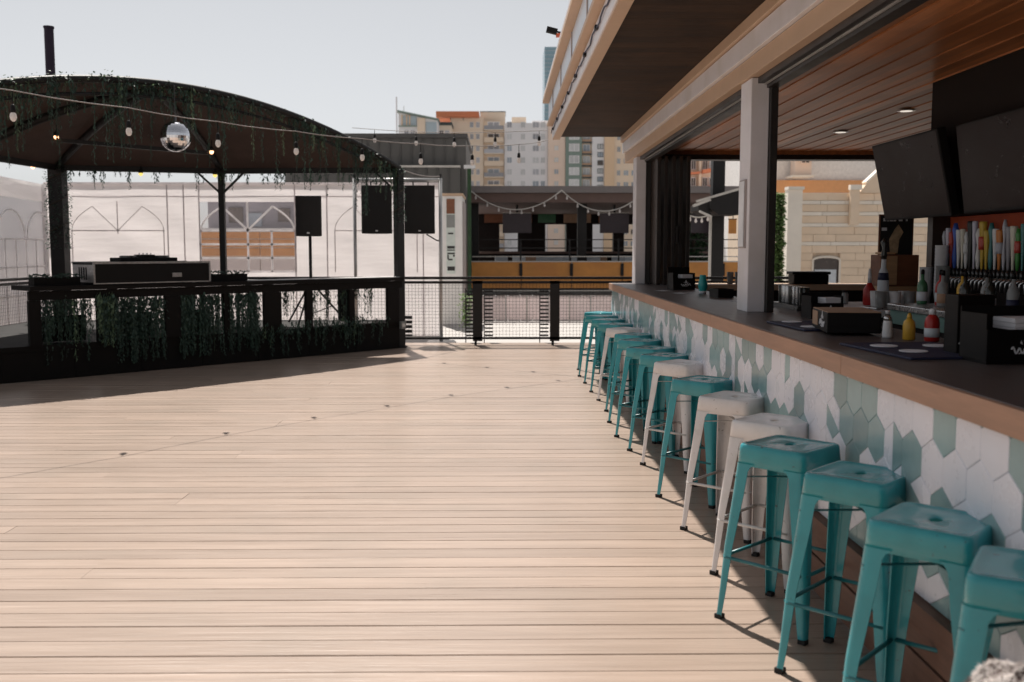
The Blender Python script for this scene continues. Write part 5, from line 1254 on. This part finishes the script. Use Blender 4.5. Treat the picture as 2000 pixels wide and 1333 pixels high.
put(MB().box(ax(1000), ax(1028), FYR + 3, FYR + 9, az(240) + 0.01, az(226)), 'roof_box', 'apt_tan', apt)
put(MB().box(ax(1040), ax(1072), FYR + 3, FYR + 9, az(240) + 0.01, az(233)), 'roof_box', 'apt_white', apt)
put(MB().box(ax(853), ax(936), FYR - 2, FYR + 12, az(231), az(220)), 'red_canopy', 'apt_red', apt)
for px in (880, 905): put(MB().box(ax(px), ax(px + 1.2), FYR - 0.9, FYR - 0.5, az(236), az(231) - 0.01), 'canopy_post', 'apt_dark', apt)
for k, zf in enumerate(FL):
    if zf > az(250): continue
    zt = zf + 1.7
    for px in (918, 930): window(apt, ax(px), ax(px + 7), FYR, zf + 0.5, zt + 0.2, 'apt_white', 'pane_grey')
    # balconies of the tan stack
    put(MB().box(ax(945.5), ax(983.5), FYR - 0.6, FYR + 1.19, zf - 0.2, zf), 'balcony_floor', 'apt_cream', apt)
    put(MB().box(ax(945.5), ax(983.5), FYR - 0.6, FYR - 0.5, zf + 0.01, zf + 1.0), 'balcony_rail', 'apt_tan' if k % 2 else 'pane_grey', apt)
    window(apt, ax(952), ax(976), FYR + 1.2, zf + 0.1, zf + 2.1, 'apt_white', 'pane_dark' if k % 3 == 0 else 'pane_grey', 0.1)
    for (a, b, p) in ((990, 1000, 'pane_pale'), (1017, 1026, 'pane_pale'), (1040, 1053, 'pane_grey'), (1056, 1065, 'pane_pale')):
        window(apt, ax(a), ax(b), FYR + 0.4, zf + 0.5, zt + 0.3, 'apt_white', p)
    window(apt, ax(1082), ax(1091), FYR - 0.4, zf + 0.6, zf + 1.9, 'apt_pink', 'pane_pale')
ap2 = thing('green_apartment_block', 'green and orange apartment block beside the cream block', 'building', (26, FYR + 8, GZ))
def b2(px0, px1, m, dy, ptop=232): block(ap2, px0, px1, ptop, m, dy)
b2(1104.5, 1136, 'apt_green', -0.8); b2(1136.3, 1156, 'apt_tan', 0.8); b2(1156.3, 1180, 'apt_white', 0.0); b2(1180.3, 1199, 'apt_orange', -0.6); b2(1199.3, 1300, 'apt_tan', 0.0)
for k, zf in enumerate(FL):
    if zf > az(252): continue
    window(ap2, ax(1111), ax(1131), FYR - 0.8, zf + 0.4, zf + 2.3, 'apt_white', 'pane_pale')
    put(MB().box(ax(1136.8), ax(1155.5), FYR - 0.5, FYR + 0.79, zf - 0.3, zf), 'balcony_floor', 'apt_dark', ap2)
    put(MB().box(ax(1136.8), ax(1155.5), FYR - 0.5, FYR - 0.4, zf + 0.01, zf + 0.5), 'balcony_rail', 'carton', ap2)
    window(ap2, ax(1139), ax(1153), FYR + 0.8, zf + 0.2, zf + 2.3, 'apt_white', 'pane_pale', 0.1)
    for (a, b) in ((1205, 1212), (1218, 1228), (1233, 1243), (1250, 1260)): window(ap2, ax(a), ax(b), FYR, zf + 0.3, zf + 1.7, 'apt_cream', 'pane_blue')
for k in range(9):
    z_ = az(284 + k * 16); window(ap2, ax(1167), ax(1178), FYR, z_ - 0.9, z_ + 0.3, 'apt_dark', 'pane_pale')
ap3 = thing('wedge_roof_block', 'grey and tan building with a sloping wedge roof and thin mast', 'building', (-23, FYR - 6, GZ))
Y3 = FYR - 14
def a3(px, py=300): return at(px, py, Y3)
put(MB().prism_y([(a3(778).x, GZ), (a3(855).x, GZ), (a3(855, 236).x, a3(855, 236).z), (a3(778, 220).x, a3(778, 220).z)], Y3, Y3 + 12), 'wall', 'apt_white', ap3)
put(MB().prism_y([(a3(776).x, a3(776, 219).z), (a3(858).x, a3(858, 236).z), (a3(858).x, a3(858, 233).z), (a3(776).x, a3(776, 216).z)], Y3 - 1.0, Y3 + 12.5), 'roof', 'apt_green', ap3)
put(MB().box(a3(787).x, a3(814).x, Y3 - 0.2, Y3 - 0.01, a3(0, 244).z, a3(0, 226).z), 'glazing', 'apt_blue', ap3)
put(MB().box(a3(832).x, a3(853).x, Y3 - 0.2, Y3 - 0.01, a3(0, 300).z, a3(0, 238).z), 'glazing', 'apt_blue', ap3)
put(MB().box(a3(816).x, a3(831).x, Y3 - 0.5, Y3 - 0.01, GZ, a3(0, 230).z), 'pier', 'apt_tan', ap3)
for px in (785, 794, 800): put(MB().box(a3(px).x, a3(px + 2.2).x, Y3 - 0.4, Y3 - 0.21, a3(0, 245).z, a3(0, 224).z), 'fin', 'apt_orange', ap3)
put(MB().box(a3(779).x, a3(815).x, Y3 - 0.8, Y3 - 0.41, a3(0, 247.5).z, a3(0, 245.2).z), 'ledge', 'apt_green', ap3)
for px in (790, 802): window(ap3, a3(px).x, a3(px + 9).x, Y3, a3(0, 268).z, a3(0, 253).z, 'apt_white', 'pane_grey')
put(MB().tube([(a3(776.5).x, Y3 - 1.2, GZ), (a3(776.5).x, Y3 - 1.2, a3(0, 190).z)], 0.16, 6), 'mast', 'apt_white', ap3)
put(MB().tube([(a3(788).x, Y3 + 2, a3(0, 222).z), (a3(788).x, Y3 + 2, a3(0, 204).z)], 0.09, 6), 'mast', 'apt_white', ap3)
ap4 = thing('cream_wing', 'cream apartment wing with dark green band below the red roof canopy', 'building', (-14, FYR - 4, GZ))
Y4 = FYR - 8
def a4(px, py=300): return at(px, py, Y4)
put(MB().box(a4(856).x, a4(882).x, Y4, Y4 + 7.5, GZ, a4(0, 244).z), 'wall', 'apt_cream', ap4)
put(MB().box(a4(855.5).x, a4(883).x, Y4 - 0.4, Y4 + 7.5, a4(0, 244).z + 0.01, a4(0, 238).z), 'green_band', 'apt_dark', ap4)
for r_ in range(2):
    for px in (858, 869): window(ap4, a4(px).x, a4(px + 9).x, Y4, a4(0, 266 + 23 * r_).z, a4(0, 254 + 23 * r_).z, 'apt_white', 'pane_grey')
gt = thing('glass_tower', 'slim blue glass tower far behind the bar roof corner', 'building', (at(1080, 300, 420).x, 430, GZ))
YG = 420.0
put(MB().box(at(1064, 0, YG).x, at(1100, 0, YG).x, YG, YG + 20, GZ, at(1070, 92, YG).z), 'shaft', 'glass_tower', gt)
for k in range(20): put(MB().box(at(1063.6, 0, YG).x, at(1100, 0, YG).x, YG - 0.3, YG - 0.02, at(1070, 100 + k * 8, YG).z, at(1070, 99 + k * 8, YG).z), 'floor_band', 'apt_blue', gt)

# ------------------------------------------------------------------ seen through the bar: limestone hall, red trimmed flats, awning
LY = 40.0
def lx(px): return at(px, 480, LY).x
def lz(py): return at(1500, py, LY).z
lh = thing('limestone_hall', 'tan limestone building with pale courses and an arched window', 'building', (12, LY + 4, GZ))
put(MB().box(lx(1532), lx(1900), LY + 0.12, LY + 10, GZ, lz(378)), 'wall', 'limestone_mortar', lh)
rl_ = random.Random(9)
y_ = 378.0; rown = 0
awx0, awx1, awz1 = lx(1588), lx(1641), lz(503)
while y_ < 580:
    hrow = 14.5; pale = rown in (1, 3, 5, 8)
    hrow = 7.5 if pale else 14.5
    z1 = lz(y_); z0 = lz(y_ + hrow) + 0.012; x = lx(1562) - (0.4 if rown % 2 else 0.0)
    while x < lx(1890):
        w_ = rl_.uniform(0.9, 1.3); a, b = max(x, lx(1562)), x + w_ - 0.014; x += w_
        if b <= a: continue
        if z0 < awz1 + 0.02 and b > awx0 and a < awx1:                 # leave the window open
            if a < awx0 - 0.1: put(MB().box(a, awx0 - 0.012, LY, LY + 0.118, z0, z1), 'stone_block', 'limestone', lh)
            if b > awx1 + 0.1: put(MB().box(awx1 + 0.012, b, LY, LY + 0.118, z0, z1), 'stone_block', 'limestone', lh)
            continue
        put(MB().box(a, b, LY - (0.03 if pale else 0) + rl_.uniform(0, .01), LY + 0.118, z0, z1), 'stone_block', 'limestone_pale' if pale else 'limestone', lh)
    y_ += hrow; rown += 1
put(MB().box(lx(1532), lx(1560), LY - 0.35, LY + 0.11, GZ, lz(372)), 'pilaster', 'limestone_pale', lh)
put(MB().box(lx(1531), lx(1562), LY - 0.45, LY + 0.10, lz(372) + 0.005, lz(366)), 'pilaster_cap', 'limestone_pale', lh)
put(MB().box(lx(1655), lx(1672), LY - 0.25, LY - 0.04, lz(440), lz(372)), 'pilaster', 'limestone', lh)
put(MB().box(lx(1653), lx(1675), LY - 0.32, LY - 0.035, lz(372) + 0.005, lz(362)), 'pilaster_cap', 'limestone_pale', lh)
put(MB().prism_y([(lx(1673), lz(378) + 0.01), (lx(1900), lz(378) + 0.01), (lx(1900), lz(300)), (lx(1735), lz(312)), (lx(1690), lz(356))], LY - 0.10, LY + 0.35), 'gable', 'limestone', lh)
put(MB().bar((lx(1686), LY + 0.1, lz(357)), (lx(1735), LY + 0.1, lz(310)), 0.46, 0.07), 'gable_coping', 'limestone_pale', lh)
put(MB().bar((lx(1735), LY + 0.1, lz(310)), (lx(1900), LY + 0.1, lz(298)), 0.46, 0.07), 'gable_coping', 'limestone_pale', lh)
arc = [(awx0, lz(560))] + [(awx0 + (awx1 - awx0) * (0.5 - 0.5 * math.cos(R(180 * k / 10))), awz1 - 0.12 + 0.14 * math.sin(R(180 * k / 10))) for k in range(11)] + [(awx1, lz(560))]
wo = put(MB().prism_y(arc[::-1], LY + 0.05, LY + 0.119), 'arched_window', 'pane_dark', lh)
put(MB().box(awx0 + 0.1, awx1 - 0.12, LY + 0.02, LY + 0.045, lz(560), lz(527)), 'blind', 'label_pale', wo)
put(MB().tube([(p[0], LY - 0.02, p[1]) for p in arc], 0.045, 5), 'arch_surround', 'limestone_pale', lh)
uh = thing('orange_band_building', 'white stucco building with an orange band above the limestone hall', 'building', (12, 60, GZ))
UY = 56.0
put(MB().box(at(1500, 0, UY).x, at(1950, 0, UY).x, UY, UY + 10, GZ, at(1600, 250, UY).z), 'wall', 'stucco_white', uh)
put(MB().box(at(1500, 0, UY).x, at(1950, 0, UY).x, UY - 0.3, UY - 0.01, at(1600, 377, UY).z, at(1600, 353, UY).z), 'orange_band', 'cornice_orange', uh)
put(MB().box(at(1549, 0, UY).x, at(1581, 0, UY).x, UY - 1.2, UY - 0.32, at(1600, 346, UY).z, at(1600, 280, UY).z), 'red_bay', 'apt_pink', uh)
window(uh, at(1559, 0, UY).x, at(1576, 0, UY).x, UY - 1.2, at(1600, 324, UY).z, at(1600, 300, UY).z, 'apt_pink', 'pane_dark')
put(MB().box(at(1540, 0, UY).x, at(1583, 0, UY).x, UY - 1.6, UY - 0.31, at(1600, 350, UY).z, at(1600, 346.5, UY).z), 'bay_ledge', 'limestone_pale', uh)
rf = thing('red_trim_flats', 'cream flats with red balcony trim seen through the bar opening', 'building', (13, 74, GZ))
RY = 70.0
def rx(px): return at(px, 400, RY).x
def rz_(py): return at(1380, py, RY).z
put(MB().box(rx(1290), rx(1404), RY, RY + 10, GZ, rz_(250)), 'wall', 'apt_cream', rf)
put(MB().box(rx(1406), rx(1500), RY + 1, RY + 10, GZ, rz_(250)), 'white_wall', 'stucco_white', rf)
for r_ in range(4):
    y0 = 300 + r_ * 33
    for (a, b) in ((1338, 1345), (1348, 1357), (1370, 1380), (1383, 1396)): window(rf, rx(a), rx(b), RY, rz_(y0 + 32), rz_(y0 + 14), 'apt_white', 'pane_dark')
    put(MB().prism_y([(rx(1332), rz_(y0 + 6)), (rx(1362), rz_(y0 + 4)), (rx(1362), rz_(y0 + 8)), (rx(1332), rz_(y0 + 10))][::-1], RY - 0.8, RY - 0.02), 'red_trim', 'apt_red', rf)
    put(MB().prism_y([(rx(1366), rz_(y0 + 1)), (rx(1402), rz_(y0 - 5)), (rx(1402), rz_(y0 + 2)), (rx(1366), rz_(y0 + 8))][::-1], RY - 1.0, RY - 0.02), 'red_trim', 'apt_red', rf)
    put(MB().box(rx(1361.5), rx(1366), RY - 0.5, RY - 0.01, rz_(y0 + 33), rz_(y0)), 'pier', 'apt_tan', rf)
    window(rf, rx(1432), rx(1440), RY + 1, rz_(y0 + 22), rz_(y0 + 8), 'stucco_white', 'pane_grey')
aw = thing('black_awning', 'black slanted awning on a dark post seen through the bar opening', 'awning', (at(1412, 480, 20).x, 20, -4.5))
AY = 20.0
def awp(px, py): p = at(px, py, AY); return (p.x, p.z)
put(MB().prism_y([awp(1388, 384), awp(1445, 371), awp(1445, 420), awp(1404, 420), awp(1388, 408)][::-1], AY, AY + 0.9), 'hood', 'black_steel', aw)
put(MB().prism_y([awp(1366, 401), awp(1386, 393), awp(1386, 409), awp(1392, 418), awp(1384, 420), awp(1366, 411)][::-1], AY + 0.1, AY + 0.9), 'side_hood', 'black_steel', aw)
put(MB().bar(at(1360, 394, AY - 0.02), at(1446, 369, AY - 0.02), 0.05, 0.045), 'edge_trim', 'rail_pale', aw)
put(MB().bar(at(1354, 403, AY - 0.02), at(1388, 390, AY - 0.02), 0.05, 0.05), 'edge_trim', 'rail_pale', aw)
put(MB().bar(at(1366, 413, AY - 0.02), at(1390, 424, AY - 0.02), 0.05, 0.04), 'edge_trim', 'rail_pale', aw)
pa, pb = at(1402, 560, AY + 0.3), at(1426, 560, AY + 0.3)
put(MB().box(pa.x, pb.x, AY + 0.95, AY + 1.2, -4.5, at(1400, 300, AY).z), 'post', 'black_steel', aw)
put(MB().box(pa.x - 0.06, pa.x - 0.01, AY + 0.95, AY + 1.0, -4.5, at(1400, 420, AY).z), 'post_trim', 'rail_pale', aw)
sg = thing('orange_sign', 'small glowing orange sign under the black awning', 'sign', at(1432, 444, 21.5))
put(MB().box(-0.09, 0.07, 0, 0.05, -0.14, 0.16), 'panel', 'orange_panel', sg, local=True); put(MB().box(-0.10, 0.08, 0.01, 0.06, 0.162, 0.18), 'cap', 'black_steel', sg, local=True)  # plain orange panel without emission
put(MB().tube([(0, 0.03, 0.18), (0, 0.03, 0.5)], 0.01, 5), 'hanger', 'black_steel', sg, local=True)
def leafy(name, label, base, h, w_, n, m, dep=None):
    t = thing(name, label, 'tree' if 'tree' in name else 'hedge', base); mb = MB(); r = random.Random(int(base[0] * 100)); dep = dep or w_
    for k in range(n):
        p = Vector((r.uniform(-1, 1) * w_ / 2, r.uniform(-1, 1) * dep / 2, r.uniform(0.02, 1) * h)); d = Vector((r.uniform(-1, 1), r.uniform(-1, 1), r.uniform(-1, .6))) * 0.13; s_ = Vector((-d.y, d.x, 0.02)) * 0.5
        mb.add([p, p + d * .5 + s_, p + d, p + d * .5 - s_], [(0, 1, 2, 3)])
    put(mb, 'foliage', m, t, local=True, kind='stuff'); put(MB().tube([(0, 0, 0), (0.05, 0, h * 0.9)], 0.05, 6), 'stem', 'trunk', t, local=True)
b_ = at(1519, 540, 34.0); t_ = at(1519, 378, 34.0)
leafy('climbing_hedge', 'tall narrow bright green hedge beside the limestone building', (b_.x, 34.0, b_.z - 1.0), t_.z - b_.z + 1.0, 0.30, 3000, 'leaf_bright')
b_ = at(1352, 505, 29.0); t_ = at(1352, 418, 29.0)
leafy('dark_hedge', 'dark green hedge behind the terrace rail seen through the bar opening', (b_.x, 29.0, 0.45), t_.z - 0.45, 0.75, 1300, 'leaf_dark')

# ------------------------------------------------------------------ blurred furry bundle close to the lens at the lower right
fb = thing('fluffy_bundle', 'dark brown fluffy bundle with pale top at the bottom right corner', 'bundle', (0.968, 1.74, 0.026))
r_ = random.Random(2)
def lump(a, e):                           # rounded lumpy body
    return 0.105 * (1 + 0.07 * math.sin(3 * a + 1) + 0.05 * math.sin(5 * a + 4 * e) + 0.04 * math.sin(9 * e))
mb = MB(); n1, n2 = 16, 28
for i in range(n1 + 1):
    e = math.pi * i / n1 - math.pi / 2
    for j in range(n2):
        a = 2 * math.pi * j / n2; rr = lump(a, e); mb.v.append((rr * 1.15 * math.cos(e) * math.cos(a), rr * math.cos(e) * math.sin(a), 0.585 + rr * math.sin(e)))
for i in range(n1):
    for j in range(n2): mb.f.append((i * n2 + j, i * n2 + (j + 1) % n2, (i + 1) * n2 + (j + 1) % n2, (i + 1) * n2 + j))
put(mb, 'body', 'fur_brown', fb, smooth=True, local=True)
mb = MB().lathe([(0.09, 0.0), (0.10, 0.02), (0.085, 0.30), (0.07, 0.50)], (0, 0, 0), 20)
put(mb, 'lower_body', 'fur_brown', fb, smooth=True, local=True)
mt = MB(); md = MB()
for k in range(16000):
    a = r_.uniform(0, 6.28); e = math.asin(r_.uniform(-0.6, 1)); rr = lump(a, e)
    nn_ = Vector((math.cos(e) * math.cos(a), math.cos(e) * math.sin(a), math.sin(e)))
    p = Vector((nn_.x * rr * 1.15, nn_.y * rr, 0.585 + nn_.z * rr)); d = nn_ * 0.003 + Vector((r_.uniform(-1, 1), r_.uniform(-1, 1), r_.uniform(-1, .6))) * 0.007
    s_ = Vector((-math.sin(a), math.cos(a), 0)) * 0.0022
    (mt if e + 0.12 * math.sin(7 * a) > 0.55 else md).add([p - s_, p + s_, p + d], [(0, 1, 2)])  # upper tufts go pale to paint the sun falling on top
put(mt, 'sunlit_fur', 'fur_sunlit', fb, local=True, kind='stuff'); put(md, 'dark_fur', 'fur_brown', fb, local=True, kind='stuff')
